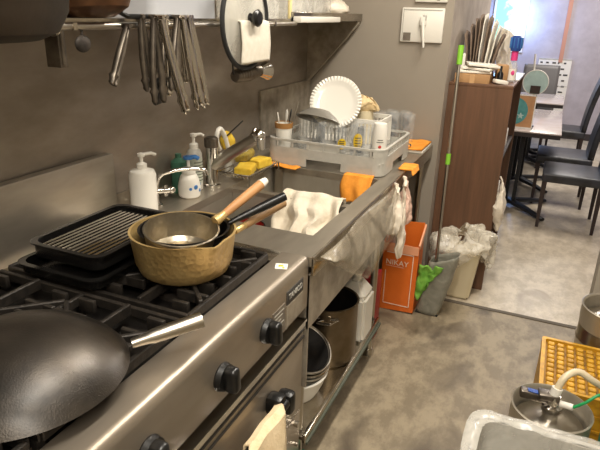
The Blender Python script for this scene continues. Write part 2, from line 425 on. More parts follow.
# cast iron grates: three wide plates
def grate(y0, y1):
    g = G(); x0, x1 = -1.215, -.66; z0, z1 = .868, .892; w = .011
    def bar(ax, ay, bx_, by, h0=z0, h1=z1, w=w):
        a = Vector((ax, ay, 0)); b = Vector((bx_, by, 0)); d = b-a; L = d.length
        g.box(((ax+bx_)/2, (ay+by)/2, (h0+h1)/2), (L, w, h1-h0), (0,0,math.atan2(d.y, d.x)), .002, 1)
    ya, yb = y0+.008, y1-.008
    xm = (x0+x1)/2; ym = (y0+y1)/2
    for y in (ya, yb): bar(x0, y, x1, y)
    for x in (x0, xm, x1): bar(x, ya, x, yb)
    for cx in ((x0+xm)/2, (x1+xm)/2):
        hx = (x1-x0)/4
        for k in range(8):
            a = k*PI/4+PI/8*0
            c, s = math.cos(a), math.sin(a)
            rr = min(hx/max(1e-6, abs(c)), (yb-ya)/2/max(1e-6, abs(s)))
            bar(cx+c*.045, ym+s*.045, cx+c*(rr-.003), ym+s*(rr-.003), z0+.004, .9)
        for q in (-.16, -.055, .055, .16):
            for sg in (-1, 1):
                xa, xb = sorted((cx+sg*.075, cx+sg*(hx-.02)))
                g.bx(xa, xb, ym+q-.006, ym+q+.006, z0+.002, .900, .002)
        for q in (-.1, .1):
            bar(cx-hx+.003, ym+q*1.05, cx-.05, ym+q*1.05, z0+.002, .897); bar(cx+.05, ym+q*1.05, cx+hx-.003, ym+q*1.05, z0+.002, .897)
    for x in (x0+.01, xm, x1-.01):
        for y in (ya, yb): g.bx(x-.008, x+.008, y-.008, y+.008, .837, .87)
    return g
for y0 in (.90, .49, .08):
    gr = obj('grate', grate(y0, y0+.4), 'iron2', rng)
for ym in (1.10, .69, .28):
    for cx in (-1.076, -.799):
        g = G().lathe([(0,.838),(.085,.838),(.085,.846),(.05,.848),(.048,.862),(.03,.866),(0,.866)], (cx, ym, 0), 28)
        g.lathe([(.02,.866),(.02,.874),(0,.874)], (cx, ym, 0), 16)
        obj('burner', g, 'iron', rng)
# knobs
for y in (1.11, .895, .64, .42, .2):
    zc = .765
    g = G().lathe([(0,0),(.032,0),(.034,.004),(.031,.016),(.0,.016)], (-.569, y, zc), 28, (0, PI/2, 0))
    k = obj('knob', g, 'black', rng)
    g = G().box((-.541, y, zc), (.036, .030, .066), (.12,0,0), .011, 4)
    obj('knob_grip', g, 'black', k)
# plates on the front
g = G().bx(-.570, -.5665, 1.235, 1.345, .775, .815, .001); pl = obj('nameplate', g, 'ink', rng)
text('nameplate_lettering', 'TANICO', .024, 'greyplast', pl, (-.566, 1.29, .795), (0,1,0), (0,0,1))
g = G().bx(-.570, -.567, 1.235, 1.345, .705, .77); obj('rating_plate', g, 'steel_side', rng)
g = G().bx(-.570, -.567, 1.15, 1.225, .705, .79); pl = obj('instruction_label', g, 'labelgrey', rng)
g = G()
for i in range(6): g.bx(-.5672, -.5665, 1.158, 1.158+.058*(.7+.3*((i*7) % 3)/2), .716+i*.012, .719+i*.012)
obj('label_lines', g, 'greyplast', pl)
g = G().box((-.61, 1.285, .8645), (.034, .034, .001), (0,0,.35)); st = obj('small_sticker', g, 'paper', rng)
st['label'] = 'small pale square sticker with yellow marks on the rim'
g = G().box((-.612, 1.286, .8655), (.014, .01, .0008), (0,0,.35)).box((-.6, 1.277, .8655), (.006, .006, .0008), (0,0,.35)); obj('sticker_mark', g, 'lemon', st)
# oven door and bottom panel
g = G().bx(-.60, -.572, R0+.01, R1-.012, .335, .645, .004); dr = obj('oven_door', g, 'steel_front', rng)
g = G().bx(-.5725, -.568, R0+.01, R1-.014, .600, .606).bx(-.5725, -.568, R0+.01, R1-.014, .625, .630); obj('door_trim', g, 'ink', dr)
g = G()
g.cyl((-.525, .3, .525), (-.525, 1.15, .525), .013)
g.box((-.548, 1.135, .525), (.05, .045, .06), bev=.012).box((-.535, 1.175, .51), (.05, .04, .07), bev=.014).box((-.548, .32, .525), (.05, .04, .05), bev=.01)
obj('handle', g, 'black', dr)
g = G().bx(-.60, -.575, R0+.01, R1-.012, .07, .325, .003); pn = obj('lower_panel', g, 'steel_front', rng)
obj('bolt', G().cyl((-.575, 1.33, .30), (-.56, 1.33, .30), .01), 'satin', pn); obj('bolt', G().cyl((-.575, 1.34, .21), (-.565, 1.34, .21), .007), 'satin', pn)
for x in (-1.2, -.66):
    for y in (0, 1.3): obj('foot', G().cyl((x, y, 0), (x, y, .062), .022), 'rubber', rng)
# towel on the oven handle
pts = [(-.543, 0, .40), (-.545, 0, .5), (-.54, 0, .538), (-.525, 0, .545), (-.507, 0, .538), (-.492, 0, .46), (-.483, 0, .36), (-.47, 0, .22)]
g = G()
def tw(u, v):
    n = len(pts)-1; i = min(n-1, int(u*n)); t = u*n-i
    a, b = Vector(pts[i]), Vector(pts[i+1]); p = a.lerp(b, t)
    spread = 1+max(0, u-.4)*1.6
    y = 1.03 + (v-.5)*.17*spread - max(0, u-.45)*.30
    p.y = y; p.x += .006*math.sin(v*9)*u; p.z += .004*math.sin(v*5+1)*u
    return p
g.grid(tw, 28, 16)
solo('hand_towel', g, 'beigecloth', 'beige hand towel hanging from the oven door handle', 'towel', (-.52, 1.08, .545), solid=.006)

# ================================================================== SINK UNIT
S0, S1 = 1.387, 3.09
T = .86
sk = thing('sink_unit', 'long stainless steel sink unit and worktop next to the gas range', 'sink', (-.93, 2.24, 0))
bx0, bx1 = -1.13, -.625            # bowls
B = [(1.55, 1.90), (1.935, 2.285)]
g = G()
g.bx(-1.31, bx0, S0, S1, T-.03, T).bx(bx1, -.557, S0, S1, T-.03, T)
g.bx(bx0, bx1, S0, B[0][0], T-.03, T).bx(bx0, bx1, B[0][1], B[1][0], T-.030, T-.012).bx(bx0, bx1, B[1][1], S1, T-.03, T)
obj('worktop', g, 'steel', sk, smooth=0)
g = G().tube([(-.557, S0, T-.001), (-.557, S1, T-.001)], .0045, 8).bx(-.562, -.553, S0, S1, .80, T-.002, .002)
obj('front_edge', g, 'steel_rim', sk)
g = G().bx(-1.31, -1.3, S0, 2.46, T, .93)
obj('upstand', g, 'steel', sk, smooth=0)
for (a, b) in B:
    zb = T-.22; g = G(); w = .004
    g.bx(bx0-w, bx0, a-w, b+w, zb, T-.0305).bx(bx1, bx1+w, a-w, b+w, zb, T-.0305).bx(bx0, bx1, a-w, a, zb, T-.0305).bx(bx0, bx1, b, b+w, zb, T-.0305).bx(bx0-w, bx1+w, a-w, b+w, zb-w, zb)
    bo = obj('bowl', g, 'sink_steel', sk)
    g = G().lathe([(.04,0),(.04,.003),(.03,.004),(.0,.002)], ((bx0+bx1)/2, (a+b)/2, zb), 24); obj('drain', g, 'chrome', bo)
g = G().bx(-.573, -.566, S0+.003, 2.31, .615, .80); obj('apron', g, 'steel_side', sk)
g = G().bx(-1.27, -.566, S0+.003, S0+.01, .40, .80); obj('side_panel', g, 'steel_side', sk, smooth=0)
for x, y in ((-.60, S0+.03), (-.60, 2.25), (-.60, 3.05), (-1.27, 2.25), (-1.27, S0+.03), (-1.27, 3.05)):
    obj('leg', G().cyl((x, y, .03), (x, y, .81), .016).cyl((x, y, 0), (x, y, .035), .022), 'satin', sk)
g = G().bx(-1.29, -.575, S0+.01, 2.27, .178, .19).bx(-.576, -.562, S0+.01, 2.27, .165, .202, .002); lw = obj('lower_shelf', g, 'steel_rim', sk)
g = G().bx(-.5625, -.555, S0+.01, 2.27, .165, .176); obj('shelf_lip', g, mat('green_lip', '50554a', .5, .3), lw)['label'] = 'dull green lip along the shelf edge'
g = G().cyl((-.575, 1.40, .12), (-.545, 1.40, .12), .014); obj('green_cap', g, 'green', sk)
g = G().tube([(-1.10, 2.27, .85), (-1.10, 2.27, .66)], .02, 16); obj('overflow_pipe', g, 'satin', sk)
# translucent splash sheet hung on the front of the sink
def fs(u, v):
    y = 1.42+u*.84; bot = .835-.225*min(1, u/.5)-.012*math.sin(u*PI)
    z = .852-(.852-bot)*v
    return (-.547+.035*math.sin(v*PI*.8)+.008*math.sin(u*9+v*3), y+.01*v, z)
g = G().grid(fs, 30, 12)
solo('splash_sheet', g, 'sheetfilm', 'wrinkled see-through plastic sheet hanging along the front edge of the sink', 'plastic sheet', (-.547, 1.8, .85), solid=.0015)

# white cloth over the divider between the bowls
def fc(u, v):
    x = -.70-.16*v
    s = u*.33-.06; 
    if s < 0: y = 1.945; z = T-.012+s
    elif s < .045: y = 1.945-s; z = T-.004+.004*math.sin(s/.045*PI)
    else:
        q = s-.045; y = 1.895-.9*q*(.45+.5*(1-v)); z = T-.008-q*(.62+.15*math.sin(v*9))
    x += .05*u*(0.5-v)*.6
    k = noise.noise_vector(Vector((x, y, z))*16)*.016*min(1, u*2)
    return (x+k.x, y+k.y-.016*math.sin(v*19+u*2)*min(1,u*1.6), z+k.z+.012+.007*math.sin(v*19+u*3)*min(1,u*2))
x0_, = (0,)
def fc2(u, v):
    p = fc(u, v); return ((p[0]+.78)*1.45-.775, p[1], p[2])
g = G().grid(fc2, 30, 24)
solo('dish_cloth', g, 'cloth', 'crumpled white cloth draped over the divider between the sink bowls', 'cloth', (-.78, 1.92, .85), solid=.006)

# red bowl inside the near bowl
rb = thing('washing_bowl', 'dark bowl with a red inside standing in the near sink bowl', 'bowl', (-1.02, 1.78, .642))
g = G().lathe([(0,.642),(.06,.642),(.085,.70),(.09,.745),(.093,.745),(.09,.735),(.088,.70)], (-1.02, 1.78, 0), 36); obj('shell', g, 'blackpan', rb)
g = G().lathe([(0,.650),(.058,.650),(.082,.70),(.0875,.744)], (-1.02, 1.78, 0), 36); obj('lining', g, 'redbowl', rb)

# ================================================================== FAUCETS, BOTTLES ON THE LEDGE
f1 = thing('mixer_faucet', 'large chrome mixer faucet with long slanted spout behind the sink', 'faucet', (-1.2, 1.86, T))
g = G().lathe([(0,0),(.034,0),(.034,.008),(.026,.012),(.025,.16),(.0,.16)], (-1.2, 1.86, T), 28); obj('body', g, 'chrome', f1)
g = G().lathe([(.027,0),(.028,.01),(.028,.035),(.022,.04),(0,.04)], (-1.2, 1.86, T+.16), 28); obj('control_cap', g, 'dull_metal', f1)
g = G().tube([(-1.2, 1.86, .94), (-1.12, 1.872, 1.0), (-1.005, 1.885, 1.075)], [.025, .025, .022], 16); sp = obj('spout', g, 'satin', f1)
g = G().sph((-1.0, 1.885, 1.082), .026, (1,1,1)).cyl((-.99, 1.88, 1.07), (-.985, 1.875, 1.03), .018, .016).cyl((-1.03, 1.885, 1.08), (-1.03, 1.91, 1.10), .009)
obj('spray_head', g, 'chrome', sp)

f2 = thing('small_faucet', 'small chrome bib faucet with bent spout between the white bottles', 'faucet', (-1.24, 1.55, T))
g = G().lathe([(0,0),(.022,0),(.022,.006),(.011,.01),(.011,.09),(.014,.095),(0,.10)], (-1.24, 1.55, T), 20); obj('body', g, 'chrome', f2)
g = G().tube([(-1.24, 1.55, .90), (-1.225, 1.553, .965), (-1.20, 1.57, .985), (-1.15, 1.61, .995), (-1.10, 1.65, .99), (-1.088, 1.655, .97)], .0075, 12); obj('spout', g, 'chrome', f2)
g = G().cyl((-1.24, 1.55, .915), (-1.205, 1.585, .915), .012).cyl((-1.215, 1.575, .895), (-1.215, 1.575, .935), .008).sph((-1.20, 1.59, .915), .014); obj('tap_handle', g, 'chrome', f2)

def bottle(loc, prof, bodym, label, name='pump_bottle', cat='bottle', pump='white', nozzle=(.04, -.02), neck=.03, h=None, capm=None, big=1):
    t = thing(name, label, cat, loc)
    x, y, z = loc
    obj('bottle_body', G().lathe([(r, q) for r, q in prof], loc, 28), bodym, t)
    h = prof[-1][1]
    g = G().lathe([(0,0),(.017*big,0),(.017*big,.02),(.012,.024),(.006,.026),(.006,neck),(0,neck)], (x, y, z+h-.004), 20); obj('collar', g, pump, t)
    zz = z+h+neck-.004
    g = G().lathe([(0,0),(.012*big,0),(.013*big,.010),(0,.014)], (x, y, zz), 18)
    g.tube([(x, y, zz+.006), (x+nozzle[0]*.7, y+nozzle[1]*.7, zz+.006), (x+nozzle[0], y+nozzle[1], zz-.002)], .0055*big, 8); obj('pump_head', g, capm or pump, t)
    return t
b1 = bottle((-1.215, 1.455, T), [(0,0),(.042,0),(.045,.004),(.045,.145),(.040,.158),(.017,.165),(.0,.165)], 'white', 'large white ribbed pump bottle beside the roasting tray', nozzle=(.02, .05), neck=.045)
b2 = bottle((-1.20, 1.70, T), [(0,0),(.036,0),(.041,.006),(.043,.04),(.036,.07),(.030,.085),(.016,.095),(0,.095)], 'white', 'squat white foam soap bottle with a blue pump head', nozzle=(.025, .03), neck=.055, capm='blue', big=1.5)
ptr = G()
for a, b_, r in ((.0,.045,.009),(.5,.03,.007),(-.5,.04,.006),(.9,.05,.006)):
    ang = -.35+a; ptr.sph((-1.20+.0425*math.cos(ang), 1.70+.0425*math.sin(ang), T+b_), r, (.15,1,1), 10, 6, (0,0,ang))
obj('printed_mark', ptr, 'blue', b2)
b3 = bottle((-1.235, 1.79, T), [(0,0),(.028,0),(.031,.004),(.031,.14),(.024,.158),(.014,.165),(0,.165)], 'greyplast', 'tall greyish soap bottle with a white pump next to the mixer faucet', nozzle=(.02, .04), neck=.05)
g = G().lathe([(.0316,.03),(.0318,.13)], (-1.235, 1.79, T), 28); lb = obj('wrap_label', g, mat('label_green', 'b9bdae', .5, 0, 'a3a99a', 30), b3)
g = G()
for i in range(7):
    g.lathe([(.0322,.0),(.0322,.003)], (-1.235, 1.79, T+.04+i*.012), 10, (0,0,-1.0), ang=1.4)
obj('label_line', g, 'ink', lb)
g = G().lathe([(0,0),(.03,0),(.03,.12),(.012,.135),(.012,.15),(0,.15)], (-1.27, 1.735, T), 24)
solo('green_bottle', g, mat('green_bottle', '3c6a55', .35), 'dark green bottle half hidden behind the foam soap bottle', 'bottle', (-1.27, 1.735, T))

# wire basket with sponges
wb = thing('sink_caddy', 'chrome wire caddy holding yellow sponges behind the sink', 'caddy', (-1.15, 2.06, T))
g = G()
for i in range(9):
    x = -1.21+i*.0165; g.tube([(x, 1.93, .90), (x, 1.935, .885), (x, 2.20, .885), (x, 2.205, .90)], .002, 6)
for z in (.90,): g.tube([(-1.215, 1.93, z), (-1.07, 1.93, z), (-1.07, 2.205, z), (-1.215, 2.205, z)], .003, 6, True)
obj('wire_tray', g, 'chrome', wb)
for x in (-1.215, -1.07):
    for y in (1.93, 2.205): obj('leg', G().cyl((x, y, T), (x, y, .90), .003, seg=8), 'chrome', wb)
def sponge(c, d, m, label, rz=0, seed=0):
    g = G().box(c, d, (0,0,rz), .006, 2); g.sub(2).crumple(.006, 25, seed)
    return solo('sponge', g, m, label, 'sponge', c)
sponge((-1.125, 2.0, .907), (.075, .11, .034), 'yellow', 'yellow sponge at the near end of the wire caddy', .3, 1)
sponge((-1.13, 2.13, .907), (.07, .10, .034), 'yellow', 'yellow sponge at the far end of the wire caddy, below the faucet head', -.1, 2)
g = G().box((-1.175, 2.08, .945), (.06, .10, .035), (.1,0,.2), .008).sub(2).crumple(.007, 22, 4)
solo('scouring_pad', g, mat('khaki_pad', 'a08a3c', .95, 0, '7c6b30', 40, bump=.8, bscale=150), 'khaki scouring pad lying on top of the sponges', 'scouring pad', (-1.175, 2.08, .93))
br = thing('scrubbing_brush', 'white loop-handled brush with yellow head behind the mixer faucet', 'brush', (-1.25, 2.06, .86))
g = G().sph((-1.235, 2.04, 1.01), .04, (.7,1,.95)).crumple(.008, 30, 3); obj('brush_head', g, 'yellow', br)
g = G().tube([(-1.24, 1.985, .98), (-1.235, 1.96, 1.01), (-1.23, 1.95, 1.05), (-1.23, 1.975, 1.07), (-1.225, 2.0, 1.04), (-1.22, 2.02, .98), (-1.225, 2.04, .93)], .010, 10); obj('brush_handle', g, 'white', br)
g = G().tube([(-1.21, 2.0, 1.04), (-1.21, 2.13, 1.08)], .003, 8); obj('bristle_rod', g, 'black', br)
g = G().cyl((-1.24, 2.06, T), (-1.24, 2.06, .985), .02); obj('stem', g, 'white', br)

# orange cloth under the left corner of the rack and over the sink corner
g = cloth_strip([(-1.22, 2.285, .877), (-1.10, 2.27, .866), (-1.0, 2.268, .864)], 1, (0, .05, .0), 16, 6, .006, 3, 30)
solo('orange_cloth', g, 'orangecloth', 'narrow strip of orange cloth sticking out below the left corner of the dish rack', 'cloth', (-1.1, 2.28, .865), solid=.005)
g = G()
def fo(u, v):
    x = -.785+.125*v+.03*u*(v-.2)
    s = u*.19
    if s < .05: y = 2.33-s; z = .866
    else:
        q = s-.05; y = 2.278-.05*math.sin(min(1, q*10))*.4-q*.35*v; z = .864-q*(.95-.15*math.sin(v*5))
    return (x+.006*math.sin(u*9), y-.012*math.sin(v*12)*u, z)
g.grid(fo, 22, 14)
solo('orange_cloth', g, 'orangecloth', 'orange cloth hanging from under the dish rack into the far sink bowl', 'cloth', (-.72, 2.30, .866), solid=.005)

# ================================================================== DISH RACK
def rrect(x0, x1, y0, y1, r, n=6):
    P = []
    for cx, cy, a0 in ((x1-r, y0+r, -PI/2), (x1-r, y1-r, 0), (x0+r, y1-r, PI/2), (x0+r, y0+r, PI)):
        for i in range(n+1):
            a = a0+PI/2*i/n; P.append((cx+r*math.cos(a), cy+r*math.sin(a)))
    return P
def wallring(g, P, z0, z1, th):
    n = len(P); cx = sum(p[0] for p in P)/n; cy = sum(p[1] for p in P)/n
    def inn(p):
        d = Vector((p[0]-cx, p[1]-cy)); q = Vector(p)
        # inset towards centre per axis
        sx = (abs(p[0]-cx)-th)/abs(p[0]-cx) if abs(p[0]-cx) > th*2 else 1
        sy = (abs(p[1]-cy)-th)/abs(p[1]-cy) if abs(p[1]-cy) > th*2 else 1
        return (cx+(p[0]-cx)*sx, cy+(p[1]-cy)*sy)
    Q = [inn(p) for p in P]
    A = [g.bm.verts.new((*p, z0)) for p in P]; B_ = [g.bm.verts.new((*p, z1)) for p in P]
    Cc = [g.bm.verts.new((*p, z1)) for p in Q]; D = [g.bm.verts.new((*p, z0)) for p in Q]
    for i in range(n):
        j = (i+1) % n
        for a, b in ((A, B_), (B_, Cc), (Cc, D), (D, A)): g.bm.faces.new((a[i], a[j], b[j], b[i]))
    return g
RX0, RX1, RY0, RY1 = -1.185, -.615, 2.305, 2.80
dk = thing('dish_rack', 'grey plastic dish rack with window slots standing on the worktop', 'dish rack', ((RX0+RX1)/2, (RY0+RY1)/2, T), .0)
g = G(); P = rrect(RX0, RX1, RY0, RY1, .05)
wallring(g, P, .90, .946, .006); wallring(g, P, .972, .982, .012)
# lower band with a hand notch in the front and right side
for xa, xb in ((RX0+.05, -.98), (-.81, RX1-.05)): g.bx(xa, xb, RY0, RY0+.006, .864, .90)
g.bx(RX0+.05, RX1-.05, RY1-.006, RY1, .864, .90)
g.bx(RX0, RX0+.006, RY0+.05, RY1-.05, .864, .90)
for ya, yb in ((RY0+.05, 2.47), (2.66, RY1-.05)): g.bx(RX1-.006, RX1, ya, yb, .864, .90)
for sx, sy in ((0,0),(1,0),(0,1),(1,1)):
    cx = (RX1-.05) if sx else (RX0+.05); cy = (RY1-.05) if sy else (RY0+.05)
    a0 = {(0,0):PI,(1,0):-PI/2,(0,1):PI/2,(1,1):0}[(sx,sy)]
    g.lathe([(.044,.864),(.05,.864),(.05,.90),(.044,.90),(.044,.864)], (cx, cy, 0), 6, (0,0,a0), ang=PI/2)
    g.lathe([(.044,.944),(.05,.944),(.05,.975),(.044,.975),(.044,.944)], (cx, cy, 0), 6, (0,0,a0), ang=PI/2)
nx = 6
for i in range(nx+1):
    x = RX0+.06+(RX1-RX0-.12)*i/nx
    for y in (RY0, RY1-.006): g.bx(x-.004, x+.004, y, y+.006, .944, .974)
# alternate filled windows (front)
for i in (2, 3):
    xa = RX0+.06+(RX1-RX0-.12)*i/nx; g.bx(xa, xa+(RX1-RX0-.12)/nx, RY0+.003, RY0+.006, .944, .974)
for i in range(9):
    y = RY0+.055+(RY1-RY0-.11)*i/8
    for x in (RX0, RX1-.006): g.bx(x, x+.006, y-.004, y+.004, .944, .974)
obj('basket_wall', g, 'greyplast', dk)
g = G()
for i in range(16): g.bx(RX0+.006, RX1-.006, RY0+.02+i*.0305, RY0+.026+i*.0305, .918, .923)
for i in range(12): g.bx(RX0+.02+i*.048, RX0+.026+i*.048, RY0+.006, RY1-.006, .913, .918)
for x in (RX0+.05, RX1-.05):
    for y in (RY0+.05, RY1-.05): g.bx(x-.03, x+.03, y-.03, y+.03, .862, .914)
obj('basket_floor', g, 'greyplast', dk)
FZ = .9235
# inner white basket
ib = thing('inner_basket', 'small white slotted basket standing at the back inside the grey dish rack', 'basket', (-.87, 2.66, FZ))
g = G(); X0, X1, Y0, Y1 = -1.13, -.71, 2.56, 2.77
P = rrect(X0, X1, Y0, Y1, .02, 3)
wallring(g, P, FZ, FZ+.02, .004); wallring(g, P, FZ+.118, FZ+.138, .01)
for i in range(21):
    x = X0+.022+(X1-X0-.044)*i/20
    for y in (Y0, Y1-.004): g.bx(x-.004, x+.004, y, y+.004, FZ+.018, FZ+.12)
for i in range(9):
    y = Y0+.022+(Y1-Y0-.044)*i/8
    for x in (X0, X1-.004): g.bx(x, x+.004, y-.004, y+.004, FZ+.018, FZ+.12)
g.bx(X0+.003, X1-.003, Y0+.003, Y1-.003, FZ, FZ+.004)
obj('basket_body', g, 'white', ib)

# utensil cup
uc = thing('utensil_cup', 'white cup with a gold brown band at the left front corner of the dish rack', 'cup', (-1.125, 2.37, FZ))
cx, cy = -1.125, 2.37
g = G().lathe([(0,0),(.034,0),(.042,.12),(.039,.12),(.032,.006),(0,.006)], (cx, cy, FZ), 30); obj('cup_body', g, 'whitecer', uc)
g = G().lathe([(.0405,.098),(.0425,.098),(.0435,.122),(.0385,.122),(.0385,.118)], (cx, cy, FZ), 30); obj('gold_band', g, 'bandbrown', uc)
def spoon(dx, dy, tip, m, label, group, r=.009):
    b = Vector((cx+dx*.4, cy+dy*.4, FZ+.010)); t = Vector((cx+dx*1.6, cy+dy*1.6, FZ+tip))
    g = G().tube([b, b.lerp(t, .5), t], [.003, .003, .004], 8, flat=.6)
    d = (t-b).normalized(); g.sph(t-d*r, r, (.75, .35, 2.3), 14, 10, d.to_track_quat('Z','Y').to_euler())
    solo('spoon', g, m, label, 'spoon', tuple(b), group)
spoon(-.016, -.008, .155, 'whitecer', 'pale spoon leaning furthest left in the gold banded cup', 'utensils in the cup', .012)
spoon(.004, .010, .165, 'white', 'pale spoon standing upright in the middle of the gold banded cup', 'utensils in the cup', .012)
spoon(.018, .008, .170, 'black', 'black spoon leaning to the right in the gold banded cup', 'utensils in the cup', .012)
g = G().tube([(cx+.01, cy+.01, FZ+.012), (cx+.055, cy+.04, FZ+.215)], .0025, 8)
solo('chopstick', g, 'satin', 'thin metal stick rising highest out of the gold banded cup', 'chopstick', (cx, cy, FZ))

# fluted plate and grey bowl leaning
pr = [(0,0),(.078,0),(.086,.003),(.10,.007),(.118,.012),(.123,.014),(.119,.017),(.10,.012),(.086,.008),(.076,.006),(0,.006)]
g = G()
bmr = []
seg = 96
for r, z in pr:
    if r < 1e-5: bmr.append([g.bm.verts.new((0,0,z))])
    else: bmr.append([g.bm.verts.new((r*math.cos(2*PI*i/seg), r*math.sin(2*PI*i/seg), z+(.003*math.cos(PI*i) if r > .09 else 0))) for i in range(seg)])
for a, b in zip(bmr, bmr[1:]):
    for i in range(seg):
        j = (i+1) % seg
        if len(a) == 1: g.bm.faces.new((a[0], b[i], b[j]))
        elif len(b) == 1: g.bm.faces.new((a[i], a[j], b[0]))
        else: g.bm.faces.new((a[i], a[j], b[j], b[i]))
mt = Matrix.Translation((-.925, 2.515, 1.135)) @ Euler((math.radians(68), 0, math.radians(12))).to_matrix().to_4x4()
bmesh.ops.transform(g.bm, matrix=mt, verts=g.bm.verts[:])
solo('fluted_plate', g, 'whitecer', 'large white round plate with a fluted rim leaning in the dish rack', 'plate', (-.925, 2.515, 1.02), smooth=60)
g = G().lathe([(0,0),(.05,0),(.085,.022),(.108,.045),(.105,.047),(.082,.026),(.048,.005),(0,.005)], (-.985, 2.47, 1.10), 40, (math.radians(158), math.radians(8), .2), (1,.8,1))
solo('grey_dish', g, mat('grey_dish', '77736b', .25, coat=.4), 'shallow dark grey dish turned upside down against the fluted plate', 'dish', (-.985, 2.47, 1.08))
g = G().sph((-.825, 2.66, 1.118), .055, (1.15,.85,.7), 32, 20).crumple(.024, 24, 6)
solo('crumpled_cloth', g, mat('cream_cloth', 'd6bf95', .9, 0, 'c2a97c', 20), 'crumpled cream cloth lying in the white basket behind the fluted plate', 'cloth', (-.80, 2.66, 1.1))
g = G().cyl((-.82,2.66,FZ+.006), (-.82,2.66,1.09), .038)
solo('storage_tub', g, 'cream', 'cream tub in the white basket under the crumpled cloth', 'tub', (-.82, 2.66, FZ))

# glasses
def tumbler(loc, r=.034, h=.12, label='', lem=False, name='drinking_glass', group=None):
    t = thing(name, label, 'glass', loc, 0, group)
    pr = [(r*.82,.0),(r,h*.5),(r*1.02,h),(r*.96,h),(r*.93,h*.5),(r*.76,.008)]
    if name == 'drinking_glass': pr = [(0,0)]+pr+[(0,.008)]
    obj('glass_body', G().lathe(pr, loc, 24), 'glass', t)
    return t
lemong = G
def lemonlogo(t, loc, r, h):
    x, y, z = loc; g = G()
    a0 = -1.1
    # oval print on the curved glass, facing the sink
    def fn(u, v):
        a = a0-.1+(u-.5)*1.1*math.sqrt(max(0, 1-(2*v-1)**2)); return (x+(r*1.06)*math.cos(a), y+(r*1.06)*math.sin(a), z+h*.28+v*h*.5)
    g.grid(fn, 12, 12); lo = obj('yellow_logo', g, 'lemon', t)
    g = G()
    for k in range(4):
        zz = z+h*(.38+.08*k); g.lathe([(r*1.075,0),(r*1.075,.004)], (x, y, zz), 8, (0,0,a0-.45), ang=.7)
    obj('logo_lettering', g, 'ink', lo)
loc = (-.765, 2.385, FZ); gl = tumbler(loc, .036, .145, 'tall beer glass with yellow oval logo at the front right of the rack', group='glasses in the dish rack'); lemonlogo(gl, loc, .036, .145)
loc = (-.845, 2.40, FZ); gl = tumbler(loc, .033, .125, 'glass with small yellow logo left of the tall beer glass in the rack', group='glasses in the dish rack'); lemonlogo(gl, loc, .033, .10)
base = tumbler((-1.03, 2.40, FZ), .034, .145, 'plain clear tumbler in the grey dish rack, nearest the gold banded cup', group='glasses in the dish rack')
more = [(-.955, 2.385, 'plain clear tumbler in the front row of glasses, second from the gold banded cup'),
        (-.90, 2.335, 'plain clear tumbler against the front wall of the rack, left of the small yellow logo'),
        (-1.0, 2.49, 'plain clear tumbler behind the front row of glasses, in front of the grey dish'),
        (-.89, 2.49, 'plain clear tumbler standing right in front of the fluted plate'),
        (-.80, 2.475, 'plain clear tumbler behind the two glasses with yellow logos'),
        (-.715, 2.335, 'plain clear tumbler between the tall beer glass and the white tube'),
        (-.70, 2.46, 'plain clear tumbler behind the white tube in the rack')]
for x, y, l in more: dup(base, (x, y, FZ), random.random()*3, l)
tb = thing('spice_tube', 'white plastic tube with red dot and small print at the right front of the rack', 'tube', (-.645, 2.36, FZ))
g = G().lathe([(0,0),(.032,0),(.033,.1),(.029,.163),(.027,.168),(0,.168)], (-.655, 2.355, FZ), 28); obj('tube_body', g, 'white', tb)
g = G()
for k, (zz, w) in enumerate(((.098,.7),(.088,.9),(.052,.9),(.044,.6))):
    g.lathe([(.0337,0),(.0337,.003)], (-.655, 2.355, FZ+zz), 8, (0,0,-1.2-w/2), ang=w)
obj('print_line', g, 'ink', tb)
obj('red_dot', G().sph((-.655+.033*math.cos(-1.2), 2.355+.033*math.sin(-1.2), FZ+.07), .007, (1,.25,1), 12, 8, (0,0,-1.2+PI/2)), 'lid_red', tb)
# tall glasses by the side wall, standing on the worktop
base2 = tumbler((-.83, 2.98, T), .034, .18, 'tall clear glass on the worktop by the side wall, farthest left of five', group='tall glasses by the side wall')
for x, y, l in ((-.755, 2.99, 'tall clear glass on the worktop by the side wall, second from left'),
                (-.68, 3.0, 'tall clear glass on the worktop by the side wall, rightmost behind the orange cloth'),
                (-.79, 3.055, 'tall clear glass touching the side wall, left of the two hindmost'),
                (-.715, 3.058, 'tall clear glass touching the side wall, right of the two hindmost')):
    dup(base2, (x, y, T), 1, l)
# steel bowls behind in rack right
g = G().lathe([(0,0),(.04,0),(.07,.03),(.072,.032),(.04,.006),(0,.004)], (-.70, 2.88, T), 28)
solo('steel_dish', g, 'chrome', 'shiny shallow steel dish on the worktop just behind the dish rack', 'dish', (-.70, 2.88, T))

# cutting board and folded orange cloths
g = G().box((-.632, 2.965, T+.009), (.145, .22, .016), (0,0,0), .004)
solo('cutting_board', g, 'white', 'small white cutting board at the far end of the worktop', 'cutting board', (-.632, 2.965, T))
g = G().grid(lambda u, v: (-.70+.138*u, 2.845+.235*v, T+.024+.004*math.sin(u*7+v*3)), 16, 20).crumple(.003, 30, 2)
solo('orange_cloth', g, 'orangecloth', 'folded orange cloth lying flat on the white cutting board', 'cloth', (-.63, 2.96, T+.02), solid=.008)
def fe(u, v):
    s = u*.12; y = 2.60-.12*v
    if s < .06: return (-.59+s, y, T+.008)
    return (-.53+.004+.15*(s-.06), y+.01*math.sin(u*5), T+.006-(s-.06)*.35)
g = G().grid(fe, 16, 10).crumple(.003, 30, 9)
solo('orange_cloth', g, 'orangecloth', 'small orange cloth folded over the worktop edge right of the dish rack', 'cloth', (-.55, 2.54, T), solid=.007)

